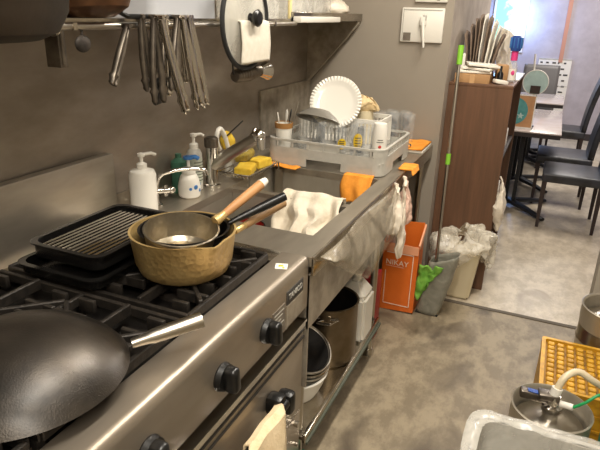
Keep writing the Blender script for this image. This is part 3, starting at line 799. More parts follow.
# ================================================================== POTS ON THE RANGE
PX, PY = -.79, 1.085
gp = thing('hammered_pot', 'gold hammered yukihira pot with pouring lip standing on the range grate', 'pot', (PX, PY, .9))
g = G(); prof = [(0,0),(.098,0),(.112,.010),(.122,.035),(.131,.105),(.134,.112),(.128,.112),(.118,.035),(.108,.014),(.096,.006),(0,.006)]
g.lathe(prof, (0,0,0), 56)
for v in g.bm.verts:
    a = math.atan2(v.co.y, v.co.x); d = (a-(-.45)+PI) % (2*PI)-PI
    if v.co.z > .09 and abs(d) < .3:
        k = (1-abs(d)/.3); v.co.x *= 1+.15*k; v.co.y *= 1+.15*k
bmesh.ops.translate(g.bm, vec=(PX, PY, .901), verts=g.bm.verts[:])
obj('pot_body', g, 'gold', gp)
a = Vector((PX+.10, PY+.085, .995)); b = Vector((-.636, 1.345, 1.03))
g = G().tube([a, a.lerp(b, .25)], .009, 10); obj('handle_socket', g, 'gold', gp)
g = G().tube([a.lerp(b, .2), a.lerp(b, .6), b], [.010, .012, .013], 12); obj('handle', g, 'woodtan', gp)
dp = thing('black_saucepan', 'black saucepan with black handle nested inside the hammered gold pot', 'saucepan', (PX+.005, PY, .91))
g = G().lathe([(0,0),(.085,0),(.104,.02),(.111,.105),(.114,.107),(.108,.107),(.100,.02),(.083,.005),(0,.005)], (PX+.003, PY, .910), 48); obj('pan_body', g, 'blackpan', dp)
a = Vector((PX+.08, PY+.085, 1.013)); b = Vector((-.605, 1.29, 1.07))
g = G().tube([a, a.lerp(b, .3), a.lerp(b, .7), b], [.006, .010, .013, .012], 12); obj('handle', g, 'black', dp)
sp_ = thing('silver_saucepan', 'silver saucepan with pale wooden handle lying tilted inside the black saucepan', 'saucepan', (-.775, 1.045, .96))
rot = (math.radians(4), math.radians(6), 0)
g = G().lathe([(0,0),(.07,0),(.082,.012),(.090,.075),(.092,.076),(.088,.077),(.079,.014),(.068,.004),(0,.004)], (-.775, 1.052, .955), 48, rot); obj('pan_body', g, 'alu', sp_)
a = Vector((-.715, 1.115, 1.035)); b = Vector((-.665, 1.265, 1.10))
g = G().tube([a, a.lerp(b, .22)], [.014, .010], 12); obj('ferrule', g, 'gold', sp_)
hw = obj('handle', G().tube([a.lerp(b, .15), a.lerp(b, .5), a.lerp(b, 1)], [.010, .012, .0135], 14), 'wood', sp_)
g = G().tube([b, b+(b-a)*.12], [.0135, .009], 12); obj('handle_tip', g, 'white', hw)
hammer(M['alu'], 60, .25)

# roasting tray with wire rack and a second tray under it
def tray(x0, x1, y0, y1, z0, z1, m, name, parent):
    P1 = rrect(x0, x1, y0, y1, .03); g = G(); wallring(g, P1, z0, z1, .004)
    P2 = rrect(x0-.008, x1+.008, y0-.008, y1+.008, .034); wallring(g, P2, z1-.002, z1+.002, .013)
    vs = [g.bm.verts.new((*p, z0+.002)) for p in rrect(x0+.001, x1-.001, y0+.001, y1-.001, .03)]; g.bm.faces.new(vs)
    return obj(name, g, m, parent)
t2 = thing('baking_tray', 'black baking tray lying on the back of the range under the roasting tray', 'tray', (-1.03, 1.06, .9))
tray(-1.155, -.90, .885, 1.24, .902, .925, 'enamel', 'tray_body', t2)
rt = thing('roasting_tray', 'black roasting tray with silver wire rack at the back of the range', 'tray', (-1.06, 1.08, .928))
tray(-1.15, -.925, .925, 1.262, .93, .966, 'enamel', 'tray_body', rt)
g = G()
for i in range(12):
    x = -1.125+i*.0162; g.tube([(x, .945, .956), (x, 1.245, .956)], .0026, 6)
for y in (.95, 1.05, 1.15, 1.24): g.tube([(-1.135, y, .952), (-.94, y, .952)], .0022, 6)
obj('wire_rack', g, 'chrome', rt)

# upside-down wok
wk = thing('wok', 'dark iron wok lying upside down on the front burner grate', 'wok', (-.80, .595, .9))
g = G(); Rw = .190; Hh = .092; pr = []
for i in range(15):
    t = i/14; r = Rw*t; pr.append((r, .903+Hh*(1-t*t)**.85))
pr = [(0, .903+Hh)]+pr[1:]
pr += [(Rw-.003, .903)]+[(r-.003, z-.003) for r, z in pr[-2:0:-1]]+[(0, .9+Hh)]
g.lathe(pr, (-.80, .588, 0), 72); obj('wok_body', g, 'wok', wk)
a = Vector((-.668, .732, .915)); b = Vector((-.578, .842, .935))
g = G().tube([a, a.lerp(b, .2), a.lerp(b, .3), b], [.010, .012, .0155, .0165], 16); h = obj('handle', g, 'satin', wk)

# ================================================================== OVERHEAD SHELF
sh = thing('wall_shelf', 'long steel wall shelf with front rail above the range and sink', 'shelf', (-1.16, 1.5, 1.49))
g = G().bx(-1.31, -1.02, .93, 3.095, 1.494, 1.502); obj('shelf_board', g, 'steel_rim', sh)
g = G().tube([(-1.0, .945, 1.486), (-1.0, 2.2, 1.486)], .0085, 14).cyl((-1.0, .94, 1.486), (-1.0, .948, 1.486), .02); obj('rail', g, 'satin', sh)
g = G().bx(-1.022, -1.008, 2.2, 3.09, 1.492, 1.53, .002).bx(-1.024, -1.016, .93, 2.2, 1.488, 1.503); obj('front_lip', g, 'steel_rim', sh)
g = G().prism([(-1.31, 1.494), (-1.02, 1.494), (-1.02, 1.475), (-1.30, 1.165), (-1.31, 1.165)], lambda a, b, t: (a, t, b), 3.05, 3.056)
g.prism([(-1.02, 1.494), (-1.012, 1.494), (-1.012, 1.475), (-1.295, 1.160), (-1.303, 1.165), (-1.02, 1.478)], lambda a, b, t: (a, t, b), 3.035, 3.06)
obj('bracket', g, 'steel_side', sh, smooth=0)
for y in (1.0, 2.0):
    g = G().bx(-1.02, -.99, y-.006, y+.006, 1.478, 1.494); obj('rail_mount', g, 'steel_rim', sh)
g = G().bx(-1.04, -1.0, .955, .975, 1.40, 1.48).cyl((-1.0, .966, 1.405), (-1.0, .966, 1.48), .006); obj('hook_bracket', g, 'dull_metal', sh)
for y in (.52, .8): obj('support_arm', G().bx(-1.31, -1.05, y-.012, y+.012, 1.446, 1.4675), 'dull_metal', sh)

# woks and pans stored on the shelf
w1 = thing('wide_pan', 'big dark wide pan stored beside the shelf end at the upper left corner', 'pan', (-1.035, .66, 1.468))
g = G().lathe([(0,0),(.20,0),(.232,.014),(.252,.05),(.262,.13),(.266,.135),(.258,.135),(.247,.05),(.228,.018),(.196,.005),(0,.005)], (-1.035, .675, 1.468), 64); obj('pan_body', g, 'wokdark', w1)
g = G().sph((-1.0, 1.027, 1.448), .024, (.35,1,.8)); hk = solo('hanging_pan_handle', g, 'iron', 'round black metal loop hanging just below the rail, right of the bracket', 'handle', (-1.0, 1.027, 1.47))
g2 = G().cyl((-1.0, 1.027, 1.46), (-1.0, 1.027, 1.49), .003); obj('hook', g2, 'iron', hk)
w2 = thing('scorched_pan', 'scorched coppery brown pan with black handle lying on the shelf rail', 'pan', (-1.05, 1.09, 1.50))
g = G().lathe([(0,0),(.06,.0),(.095,.02),(.118,.07),(.12,.072),(.115,.07),(.092,.022),(.058,.004),(0,.004)], (-1.03, 1.085, 1.503), 44, (0, math.radians(-6), 0)); obj('pan_body', g, 'copper', w2)
g = G().box((-.985, 1.255, 1.508), (.016, .17, .012), (0,0,-.05), .004).cyl((-.985, 1.17, 1.508), (-1.0, 1.12, 1.53), .006); obj('handle', g, 'black', w2)

# tongs and turners hanging from the rail
def tongs(y, tilt, L, open_, label, m='satin', x=-.975, ztop=1.512, grp='tongs hanging from the rail', scal=True):
    t = thing('kitchen_tongs', label, 'tongs', (x, y, ztop), 0, grp)
    rotm = Matrix.Translation((x, y, ztop)) @ Matrix.Rotation(tilt, 4, 'X')
    for sgn in (-1, 1):
        g = G()
        def fn(u, v, s=sgn):
            w = .009+.004*math.sin(u*PI)
            if u > .82: w = .014*math.sin((1-u)/.18*PI*.5)**.5+.002+(.003*math.sin(u*120) if scal else 0)
            yy = s*open_*math.sin(min(1, u*1.15)*PI*.5)*L*.5
            return rotm @ Vector(((v-.5)*2*w*.35+.007*(1-(2*v-1)**2), yy+(v-.5)*w*1.15+.0035*s*(1-(2*v-1)**2), -u*L))
        g.grid(fn, 26, 4); obj('arm', g, m, t, solid=.0012)
    g = G().cyl(rotm @ Vector((-.012, 0, -.004)), rotm @ Vector((.012, 0, -.004)), .006); obj('hinge', g, m, t)
    return t
tongs(1.152, -.46, .155, .05, 'single pair of thin metal tongs hanging apart at the left of the rail', 'dull_metal', ztop=1.49)
tongs(1.215, .10, .19, .13, 'dark tongs hanging leftmost in the crowded cluster on the rail', 'dull_metal', x=-.985)  # dull metal on some pairs puts shading contrast into the colour
tongs(1.245, .02, .225, .16, 'tongs with dark tips in the cluster, second from its left edge', 'dull_metal', x=-.968)
tongs(1.235, .36, .275, .05, 'long bright tongs slanting down to the right across the cluster', 'tong_steel', x=-.94)
tongs(1.275, .06, .15, .2, 'shortest pair of tongs, spread wide near the left of the cluster', 'tong_steel', x=-.99)
tongs(1.300, -.06, .21, .14, 'bright tongs hanging straight in the middle of the cluster', 'tong_steel', x=-.975)
tongs(1.340, -.16, .20, .12, 'dark tongs tilting left, right of the cluster middle', 'dull_metal', x=-.962)
tongs(1.345, .26, .265, .08, 'long ribbed tongs slanting right, with pale tips at the lowest end', 'tong_steel', x=-.95)
tongs(1.375, .10, .19, .16, 'middle-length tongs behind the two long slanting ones', 'tong_steel', x=-.992)
tongs(1.395, .30, .275, .07, 'long tongs slanting right and reaching lowest at the right side', 'tong_steel', x=-.97)
tongs(1.43, .26, .215, .08, 'rightmost pair of tongs on the rail', 'tong_steel', x=-.985)
la = thing('turner', 'dark flat turner whose black blade shows low in the middle of the tongs cluster', 'turner', (-.99, 1.29, 1.5))
g = G().box((-.99, 1.285, 1.42), (.004, .012, .16), (.12,0,0), .001).cyl((-1.0, 1.29, 1.495), (-.98, 1.29, 1.495), .004); obj('shaft', g, 'dull_metal', la)
g = G().box((-.99, 1.272, 1.315), (.004, .03, .07), (.12,0,0), .0015); obj('blade', g, 'black', la)

# big lid hanging on the rail, white cloth over it, ribbed tool under it
ld = thing('wok_cover', 'large pale lid with black rim and black knob hanging in front of the shelf rail', 'lid', (-.972, 1.765, 1.335))
cy, cz, rr = 1.74, 1.495, .15
g = G().lathe([(0,.018),(.06,.016),(.11,.009),(rr-.004,0),(rr-.004,-.003),(.11,.006),(.06,.013),(0,.015)], (-.975, cy, cz), 56, (0, PI/2, 0)); obj('lid_glass', g, 'lidglass', ld)
g = G().tube([(-.973, cy+rr*math.cos(a*PI/32), cz+rr*math.sin(a*PI/32)) for a in range(64)], .008, 10, True); obj('lid_rim', g, 'rubber', ld)
g = G().lathe([(0,0),(.016,0),(.012,.012),(.024,.02),(.028,.03),(.02,.038),(0,.04)], (-.957, cy, cz+.012), 28, (0, PI/2, 0)); obj('lid_knob', g, 'black', ld)
g = cloth_strip([(-1.018, 1.768, 1.44), (-1.016, 1.768, 1.49), (-.98, 1.768, 1.503), (-.950, 1.768, 1.495), (-.947, 1.768, 1.43), (-.949, 1.768, 1.365)], .20, (0, 1, 0), 30, 12, .003, 4, 12)
solo('white_cloth', g, mat('thin_white_cloth', 'd8d2c4', .95, 0, 'cfc8b8', 40, bump=.3, bscale=200), 'thin white cloth hanging over the rail in front of the round lid', 'cloth', (-.97, 1.818, 1.50), solid=.004)
ut = thing('ribbed_strainer', 'dark ribbed metal strainer with flared chrome end hanging below the white cloth', 'strainer', (-1.0, 1.78, 1.34))
g = G()
pr = []
for i in range(22): pr.append((.024+.004*(i % 2)-.006*abs(i-11)/11, i*.008))
g.lathe([(0,0)]+pr+[(0,.17)], (-1.0, 1.71, 1.318), 24, (math.radians(-88), 0, 0)); obj('ribbed_body', g, 'dull_metal', ut)
g = G().lathe([(.018,0),(.026,.03),(.034,.055),(.03,.055),(.02,.03),(.014,0)], (-.995, 1.875, 1.322), 24, (math.radians(-92), 0, 0)); obj('flared_end', g, 'chrome', ut)
g = G().tube([(-1.0, 1.70, 1.325), (-1.0, 1.69, 1.40), (-1.0, 1.69, 1.478)], .003, 8); obj('hook_wire', g, 'black', ut)

# tubs on the shelf
def tub(x, y, z, w, d, h, m, label, name='storage_tub', lidm=None, cat='tub'):
    t = thing(name, label, cat, (x, y, z), 0, 'containers on the wall shelf')
    g = G(); P = rrect(x-w/2, x+w/2, y-d/2, y+d/2, .025, 4); wallring(g, P, z, z+h, .003); wallring(g, rrect(x-w/2-.005, x+w/2+.005, y-d/2-.005, y+d/2+.005, .028, 4), z+h-.006, z+h, .008)
    vs = [g.bm.verts.new((*p, z+.001)) for p in P]; g.bm.faces.new(vs); obj('tub_body', g, m, t)
    if lidm:
        g = G(); vs = rrect(x-w/2-.006, x+w/2+.006, y-d/2-.006, y+d/2+.006, .028, 4)
        g.prism(vs, lambda a, b, t_: (a, b, t_), z+h, z+h+.008); obj('tub_lid', g, lidm, t)
    return t
SZ = 1.5025
tub(-1.15, 1.52, SZ, .2, .34, .14, mat('pale_blue_tub', 'a9abb0', .4), 'large pale bluish tub on the wall shelf behind the tongs', lidm='white')
tub(-1.14, 2.06, SZ, .18, .22, .12, 'clear', 'clear plastic tub on the wall shelf just right of the round lid', lidm='clear')
tub(-1.13, 2.36, SZ+.0, .18, .26, .14, 'clear', 'clear tub with a yellow strip standing behind the white tray', lidm='clear')
g = G().box((-1.045, 2.24, SZ+.06), (.012, .02, .12), bev=.004); solo('yellow_strip', g, mat('pale_yellow', 'e6d59a', .6), 'pale yellow card strip standing between the clear tubs', 'card', (-1.045, 2.24, SZ))
g = G().box((-1.14, 2.65, SZ+.05), (.16, .22, .10), bev=.01); solo('sealed_tub', g, 'clear', 'low clear box at the right of the shelf, next to the plastic bag', 'box', (-1.14, 2.65, SZ))
g = G().bx(-1.025, -.975, 2.2, 2.66, 1.489, 1.513, .004)
solo('white_tray', g, 'white', 'long white tray edge sitting on the front of the wall shelf', 'tray', (-1.0, 2.43, 1.49))
g = G().sph((-1.10, 2.90, SZ+.045), .075, (.9,1.3,.6), 32, 20).crumple(.012, 20, 3)
solo('plastic_bag', g, 'bagwhite', 'rolled white plastic bag at the far right end of the wall shelf', 'bag', (-1.1, 2.9, SZ))

# ================================================================== SIDE WALL PANEL
ic = thing('intercom', 'flat white wall panel with hanging hook handle on the grey side wall', 'wall panel', (-.68, 3.09, 1.39))
g = G().box((-.68, 3.092, 1.483), (.222, .016, .17), (0,0,0), .005); obj('panel', g, 'white', ic)
g = G().bx(-.782, -.578, 3.0825, 3.085, 1.556, 1.561).bx(-.782, -.778, 3.0825, 3.085, 1.405, 1.561); obj('panel_groove', g, 'greyplast', ic)
g = G().bx(-.775, -.735, 3.0825, 3.084, 1.405, 1.445); o = obj('dark_print', g, 'labelgrey', ic)
g = G().box((-.672, 3.07, 1.505), (.034, .02, .05), bev=.008).tube([(-.672, 3.064, 1.50), (-.665, 3.055, 1.45), (-.655, 3.055, 1.375)], [.009, .008, .006], 10); obj('hook_handle', g, 'white', ic)
g = G().box((-.665, 3.068, 1.52), (.02, .015, .03), bev=.004); obj('hook_clip', g, 'greyplast', ic)
ic2 = thing('control_plate', 'second white plate on the side wall, cut by the top of the picture', 'wall panel', (-.64, 3.09, 1.6))
g = G().box((-.645, 3.092, 1.66), (.165, .016, .13), bev=.004); obj('panel', g, 'white', ic2)
g = G().box((-.655, 3.083, 1.625), (.018, .003, .006), (0,.4,0)).bx(-.615, -.60, 3.0825, 3.084, 1.605, 1.64).bx(-.59, -.575, 3.0825, 3.084, 1.61, 1.64); obj('panel_marks', g, 'ink', ic2)

# ================================================================== UNDER THE SINK
pt = thing('stock_pot', 'tall brown-grey stock pot standing on the lower shelf under the sink', 'pot', (-.69, 1.91, .19))
x, y = -.685, 1.905
g = G().lathe([(0,0),(.112,0),(.117,.006),(.117,.255),(.121,.258),(.121,.262),(.114,.262),(.113,.01),(0,.008)], (x, y, .191), 48); obj('pot_body', g, mat('old_pot_metal', '7d6f5c', .35, .85, '665944', 8), pt)
g = G().lathe([(.1125,.012),(.1125,.255)], (x, y, .191), 48); obj('pot_inside', g, 'dull_black', pt)  # inner sheet darker than the outside of the pot
g = G().tube([(x+.02, y-.118, .41), (x+.01, y-.15, .415), (x+.055, y-.14, .415), (x+.065, y-.10, .41)], .006, 10).tube([(x-.02, y-.115, .415), (x+.075, y-.093, .415)], .008, 10); obj('handle', g, 'chrome', pt)
# nested bowls, basin below
bs = thing('white_basin', 'white round basin at the bottom of the bowl stack under the sink', 'basin', (-.70, 1.62, .19))
g = G().lathe([(0,0),(.095,0),(.118,.05),(.128,.09),(.133,.092),(.131,.096),(.124,.094),(.112,.05),(.09,.006),(0,.006)], (-.715, 1.62, .191), 48); obj('basin_body', g, 'white', bs)
prof = [(0,0),(.05,.0),(.09,.025),(.115,.07),(.120,.072),(.118,.076),(.112,.073),(.086,.03),(.048,.005),(0,.005)]
specs = [(.268, 3, 'white', 'second white bowl sitting in the white basin', 1.02), (.300, 10, 'chrome', 'shiny steel bowl just above the white bowls in the stack', .98),
         (.328, 17, 'sink_steel', 'steel mixing bowl in the middle of the bowl stack', .98), (.356, 23, 'chrome', 'steel bowl directly under the topmost one in the stack', .96), (.384, 29, 'satin', 'topmost bowl of the stack, with a dark inside', .95)]
for z, tl, m, l, s in specs:
    g = G().lathe(prof, (-.715+.0006*tl, 1.64, z-.045), 48, (math.radians(tl*.35), math.radians(tl), 0), (s*.95, s*.95, .6)).tube([Vector((-.715+.0006*tl, 1.64, z-.045)) + Euler((math.radians(tl*.35), math.radians(tl), 0)).to_matrix() @ Vector((s*.112*math.cos(a*PI/24), s*.112*math.sin(a*PI/24), .0455)) for a in range(48)], .0042, 8, True)
    o = solo('mixing_bowl', g, m, l, 'bowl', (-.71, 1.63, z-.05), 'stacked bowls under the sink')
    if tl == 29:
        g = G().lathe([(0,.007),(.045,.008),(.083,.034),(.109,.075)], (-.715+.0006*tl, 1.64, z-.045), 48, (math.radians(tl*.35), math.radians(tl), 0), (s*.95, s*.95, .6)); obj('dark_lining', g, 'dull_black', o)
# jug
jg = thing('detergent_jug', 'milky white plastic jug behind the stock pot under the sink', 'jug', (-.625, 2.10, .19))
g = G().frustum((-.635, 2.10, .191), (.13, .14), (.13, .14), .21).frustum((-.635, 2.10, .401), (.13, .14), (.045, .05), .07)
bmesh.ops.bevel(g.bm, geom=g.bm.edges[:], offset=.012, segments=2, affect='EDGES'); obj('jug_body', g, 'jug', jg)
g = G().lathe([(0,0),(.02,0),(.02,.025),(0,.025)], (-.635, 2.10, .468), 20); obj('jug_cap', g, 'jug', jg)
rp = thing('red_carton', 'red printed package standing on the floor behind the white jug', 'package', (-.63, 2.4, 0))
g = G().box((-.655, 2.40, .18), (.08, .12, .36), (0,0,0), .006); obj('carton', g, 'red', rp)
g = G()
for i, (dz, w) in enumerate(((.32,.02),(.285,.026),(.25,.018),(.21,.03),(.17,.022),(.13,.028),(.09,.02))):
    g.box((-.645+.006*(i % 2), 2.3385, dz), (w, .002, .012), (0,.5*(-1)**i,0))
obj('white_print', g, 'white', rp)
g = G().bx(-.66, -.625, 2.338, 2.3395, .14, .155); obj('yellow_print', g, 'lemon', rp)

# ================================================================== PLASTIC BAGS ON THE WORKTOP EDGE
def hangbag(y, x, top, bot, w, m, label, seed, knot=True):
    t = thing('plastic_bag', label, 'bag', (x, y, bot), 0, 'plastic bags hanging from the worktop edge')
    def fn(u, v):
        z = top+(bot-top)*u; a = v*2*PI
        rr = w*(.10+.9*math.sin(min(1, u*1.25)*PI/2)**1.3)*(1 if u < .8 else max(.12, math.cos((u-.8)/.2*PI/2)**.5))
        k = 1+.25*math.sin(a*5+seed+u*4)
        return (x+rr*.55*k*math.cos(a)+.010, y+rr*k*math.sin(a), z)
    obj('bag_body', G().grid(fn, 24, 36).crumple(.008, 30, seed), m, t)
    if knot: obj('bag_knot', G().tube([(x+.008, y-.004, top-.03), (x+.008, y, top-.008), (x+.004, y+.004, top+.006), (x-.006, y+.012, top+.010)], [.011, .006, .009, .005], 10).tube([(x+.008, y, top-.008), (x+.016, y-.018, top-.004), (x+.018, y-.03, top-.018)], [.005, .008, .004], 8).crumple(.004, 60, seed), m, t)
    return t
hangbag(2.23, -.535, .858, .64, .055, 'bagwhite', 'white plastic bag tied to the worktop edge, left of the pink one', 1)
hangbag(2.30, -.520, .872, .50, .030, 'bagwhite', 'long thin white plastic bag reaching down in front of the orange bag', 2)
hangbag(2.38, -.535, .850, .63, .060, 'bagpink', 'pinkish plastic bag hanging furthest right at the worktop edge', 3)

# ================================================================== ORANGE BAG, MOP, BINS
ob = thing('orange_carrier', 'tall open orange bag with white frame print standing on the floor by the sink end', 'bag', (-.59, 2.78, 0))
X0, X1, Y0, Y1 = -.685, -.497, 2.72, 2.86
g = G()
def quad(g, a, b, c, d): g.bm.faces.new([g.bm.verts.new(p) for p in (a, b, c, d)])
quad(g, (X0,Y0,.002), (X1,Y0,.012), (X1,Y0,.40), (X0,Y0,.40))
quad(g, (X1,Y0,.012), (X1,Y1,.012), (X1-.01,Y1,.49), (X1,Y0,.40))
quad(g, (X0,Y1,.012), (X1,Y1,.012), (X1-.01,Y1,.49), (X0,Y1,.475))
quad(g, (X0,Y0,.002), (X0,Y1,.002), (X0,Y1,.475), (X0,Y0,.40))
quad(g, (X0,Y0,.004), (X1,Y0,.012), (X1,Y1,.012), (X0,Y1,.004))
bmesh.ops.remove_doubles(g.bm, verts=g.bm.verts[:], dist=.012)
obj('bag_body', g, 'orange', ob, solid=.004, smooth=0)
g = G(); y = Y0-.004
g.bx(X1-.026, X1-.022, y-.001, y, .04, .36).bx(X0+.02, X1-.022, y-.001, y, .04, .044).bx(X0+.02, X0+.023, y-.001, y, .04, .24).bx(X0+.02, X1-.022, y-.001, y, .345, .349)
g.bx(X0+.02, X0+.12, y-.001, y, .268, .2695)
obj('white_frame_print', g, 'mask_text', ob)
text('bag_lettering', 'NIKAY', .042, 'mask_text', ob, (X0+.08, y-.001, .290), (1,0,0), (0,0,1), .0004)
g = G().bx(X0, X1, Y0-.006, Y0-.003, .352, .40).box(((X1), (Y0+Y1)/2, .435), (.008, .15, .03), (math.radians(32),0,0)); obj('pale_trim', g, mat('bag_trim', 'e7a37c', .4), ob)
g = G().box((-.655, 2.80, .38), (.04, .02, .1), (.2,.1,.2), .004); obj('white_lining', g, 'paper', ob)

mp = thing('mop', 'mop with thin metal pole and lime green grip leaning by the wall corner', 'mop', (-.44, 2.86, 0))
top = Vector((-.447, 2.95, 1.40)); bot = Vector((-.415, 2.80, .28))
g = G().cyl(bot, top, .008); obj('pole', g, 'satin', mp)
def pol(z): 
    t = (z-bot.z)/(top.z-bot.z); return bot.lerp(top, t)
g = G().cyl(pol(1.31), pol(1.40), .014); obj('green_grip', g, 'limepl', mp)
g = G().cyl(pol(.82), pol(.875), .012); obj('green_joint', g, 'limepl', mp)
def mg(u, v):
    a = (u-.5)
    return (-.425+.13*a*(1-.45*v)-.035*v, 2.738-.010*math.sin(u*9), .305-.22*v*(1-.4*abs(a+.25)*2)-.03*math.exp(-(a*12)**2)*(1-v))
g = G().grid(mg, 20, 20).crumple(.012, 22, 5); obj('mop_cloth', g, 'lime', mp, solid=.008)
g = G().cyl((-.415, 2.76, .20), (-.415, 2.80, .285), .011); obj('mop_joint', g, 'limepl', mp)
# grey standing bag that holds the mop head
gb = thing('dustpan_bag', 'grey translucent bag-lined container around the green mop cloth', 'container', (-.40, 2.80, 0))
g = G(); 
def gbf(u, v):
    a = v*2*PI; z = .005+.335*u
    hx = (.062+.012*u); hy = .045+.01*u
    c, s = math.cos(a), math.sin(a); k = (abs(c)**4+abs(s)**4)**-.25
    return (-.428+.055*u+hx*c*k, 2.80+hy*s*k+.0*u, z+(.03*c if u > .9 else 0))
g.grid(gbf, 16, 40).crumple(.005, 30, 8); obj('bag_wall', g, 'greybag', gb, solid=.001)
g = G().box((-.428, 2.80, .006), (.12, .085, .008)); obj('bottom', g, 'rubber', gb)

wbn = thing('waste_bin', 'small cream waste bin topped with crumpled clear plastic beside the brown cabinet', 'bin', (-.32, 3.07, 0))
g = G().frustum((-.31, 3.085, .004), (.13, .13), (.19, .19), .30); bmesh.ops.bevel(g.bm, geom=g.bm.edges[:], offset=.012, segments=2, affect='EDGES'); obj('bin_body', g, 'cream', wbn)
def lf(u, v):
    a = v*2*PI; rr = [.04, .11, .145, .15, .14][min(4, int(u*4.999))]; rr = .03+.13*math.sin(min(1, u*1.6)*PI/2)
    z = .40-.05*u-.16*max(0, u-.45)**1.0*2*(.6+.4*math.sin(a*2+.6))
    return (-.32+rr*1.05*math.cos(a)*(1+.12*math.sin(a*7)), 3.055+rr*.75*math.sin(a), z+.03*math.sin(a+.5)+.02*math.sin(a*5+u*6))
g = G().grid(lf, 20, 48).crumple(.022, 13, 4); obj('bin_liner', g, 'bagfilm', wbn, solid=.001)

# ================================================================== BROWN CABINET
cb = thing('brown_cabinet', 'brown wood cabinet with open shelves facing the aisle, against the wall end', 'cabinet', (-.36, 3.6, 0))
cx0, cx1, cy0, cy1, ch = -.525, -.19, 3.2, 4.0, 1.18
g = G().bx(cx0, cx1, cy0, cy0+.02, .0, ch); obj('side_panel', g, 'cabwood', cb, smooth=0)
g = G().bx(cx0, cx1, cy1-.02, cy1, .0, ch); obj('side_panel', g, 'cabwood', cb, smooth=0)
g = G().bx(cx0, cx0+.015, cy0+.02, cy1-.02, 0, ch); obj('back_panel', g, 'darkwood', cb, smooth=0)
g = G().bx(cx0, cx1, cy0, cy1, ch, ch+.018, .002); obj('cabinet_top', g, 'cabwood', cb)
for z in (.08, .42, .78): obj('shelf', G().bx(cx0+.015, cx1-.005, cy0+.02, cy1-.02, z, z+.018), 'darkwood', cb, smooth=0)
its = [('card', 3.26, .10, .8, .2), ('black', 3.4, .08, .8, .25), ('lid_red', 3.5, .07, .8, .16), ('paper', 3.62, .10, .8, .1), ('redbowl', 3.3, .11, .44, .2), ('black', 3.48, .12, .44, .22), ('paper', 3.64, .1, .44, .12)]
nm = ['small brown carton', 'black box', 'red box', 'low white box', 'dark red box', 'wide black box', 'squat white box']
for (m, y, w, z, h), n in zip(its, nm):
    solo('storage_box', G().box((-.28, y, z+h/2), (.14, w, h), bev=.003), m, n+' on the '+('upper' if z > .6 else 'middle')+' shelf inside the brown cabinet', 'box', (-.28, y, z), 'boxes inside the cabinet')
g = G().bx(-.255, -.185, 3.72, 3.98, 1.2, 1.21); 
solo('paper_sheet', G().bx(-.235, -.185, 3.5, 3.98, ch+.0185, ch+.024), 'white', 'white sheet lying along the aisle edge of the cabinet top', 'paper', (-.21, 3.75, ch+.018))
# white bag hanging on the cabinet side
g = G().sph((-.165, 3.235, .52), .07, (.40,.75,2.0), 28, 20).crumple(.018, 18, 6)
bg = thing('plastic_bag', 'white plastic bag hanging on the aisle side of the brown cabinet', 'bag', (-.165, 3.235, .37)); obj('bag_body', g, 'bagwhite', bg)
obj('bag_loop', G().tube([(-.165, 3.235, .63), (-.175, 3.235, .68), (-.188, 3.235, .70)], .005, 8), 'bagwhite', bg)
# things on the cabinet top
CZ = ch+.018
cbx = thing('cardboard_box', 'flat cardboard box on top of the brown cabinet', 'box', (-.41, 3.31, CZ))
g = G().bx(-.50, -.318, 3.205, 3.40, CZ, CZ+.048, .002); obj('box_body', g, 'card', cbx)
g = G().bx(-.42, -.395, 3.2035, 3.205, CZ+.0, CZ+.045); obj('tape', g, mat('tape', 'c39c70', .3), cbx)
zt = CZ+.049
for i, (rz, tl, dz, l) in enumerate(((.1, 0, 0, 'bottom sheet pile of paper on the cardboard box'), (-.15, .03, .016, 'middle folded paper on the cardboard box'), (.25, .06, .034, 'topmost folded paper, sliding off the pile on the cardboard box'))):
    g = G().box((-.405+.015*i, 3.30, zt+.008+dz), (.165, .17, .012), (0, tl, rz), .002)
    solo('folded_paper', g, 'paper', l, 'paper', (-.405, 3.30, zt+dz), 'papers on the cardboard box')
g = G().box((-.478, 3.25, zt+.05), (.03, .04, .10), (0,0,.2), .005); solo('white_carton', g, 'white', 'narrow white carton upright at the left end of the cardboard box', 'carton', (-.478, 3.25, zt))
# fan of brown and white bags standing
pk = thing('paper_bag_stack', 'tall fanned bunch of brown and white paper bags standing on the cabinet', 'paper bags', (-.43, 3.52, CZ))
for i in range(9):
    t = i/8; ax = -.482+.135*t; tilt = -.10+.26*t-.25*(t<.25)*0; hgt = .17+.145*math.sin(t*PI*.8+.35)
    g = G()
    def pf(u, v, ax=ax, tilt=tilt, hgt=hgt, i=i):
        z = CZ+.02+hgt*v; return (ax+tilt*.22*v*v*1.2+.004*math.sin(u*8+i), 3.44+.16*u, z+.02*math.sin(u*PI))
    g.grid(pf, 8, 12).crumple(.003, 25, i)
    b = obj('paper_bag', g, 'paper' if i in (4, 6, 7) else 'brownpaper', pk, solid=.006)
obj('holder', G().bx(-.49, -.31, 3.43, 3.61, CZ, CZ+.025), 'black', pk)
g = G().box((-.28, 3.42, CZ+.045), (.06, .10, .09), (0,0,.2), .003); solo('small_carton', g, 'card', 'small brown carton on the cabinet beside the cardboard box', 'carton', (-.28, 3.42, CZ))
g = G().lathe([(0,0),(.016,0),(.016,.05),(.007,.065),(.007,.09),(0,.09)], (-.275, 3.30, CZ), 16); solo('sauce_bottle', g, 'black', 'small dark bottle on the cabinet right of the paper pile', 'bottle', (-.275, 3.30, CZ))
g = G().box((-.265, 3.255, CZ+.012), (.07, .05, .02), (0,.15,.5), .004); solo('wrapped_packet', g, 'paper', 'small white packet at the front edge of the cabinet top', 'packet', (-.265, 3.255, CZ))
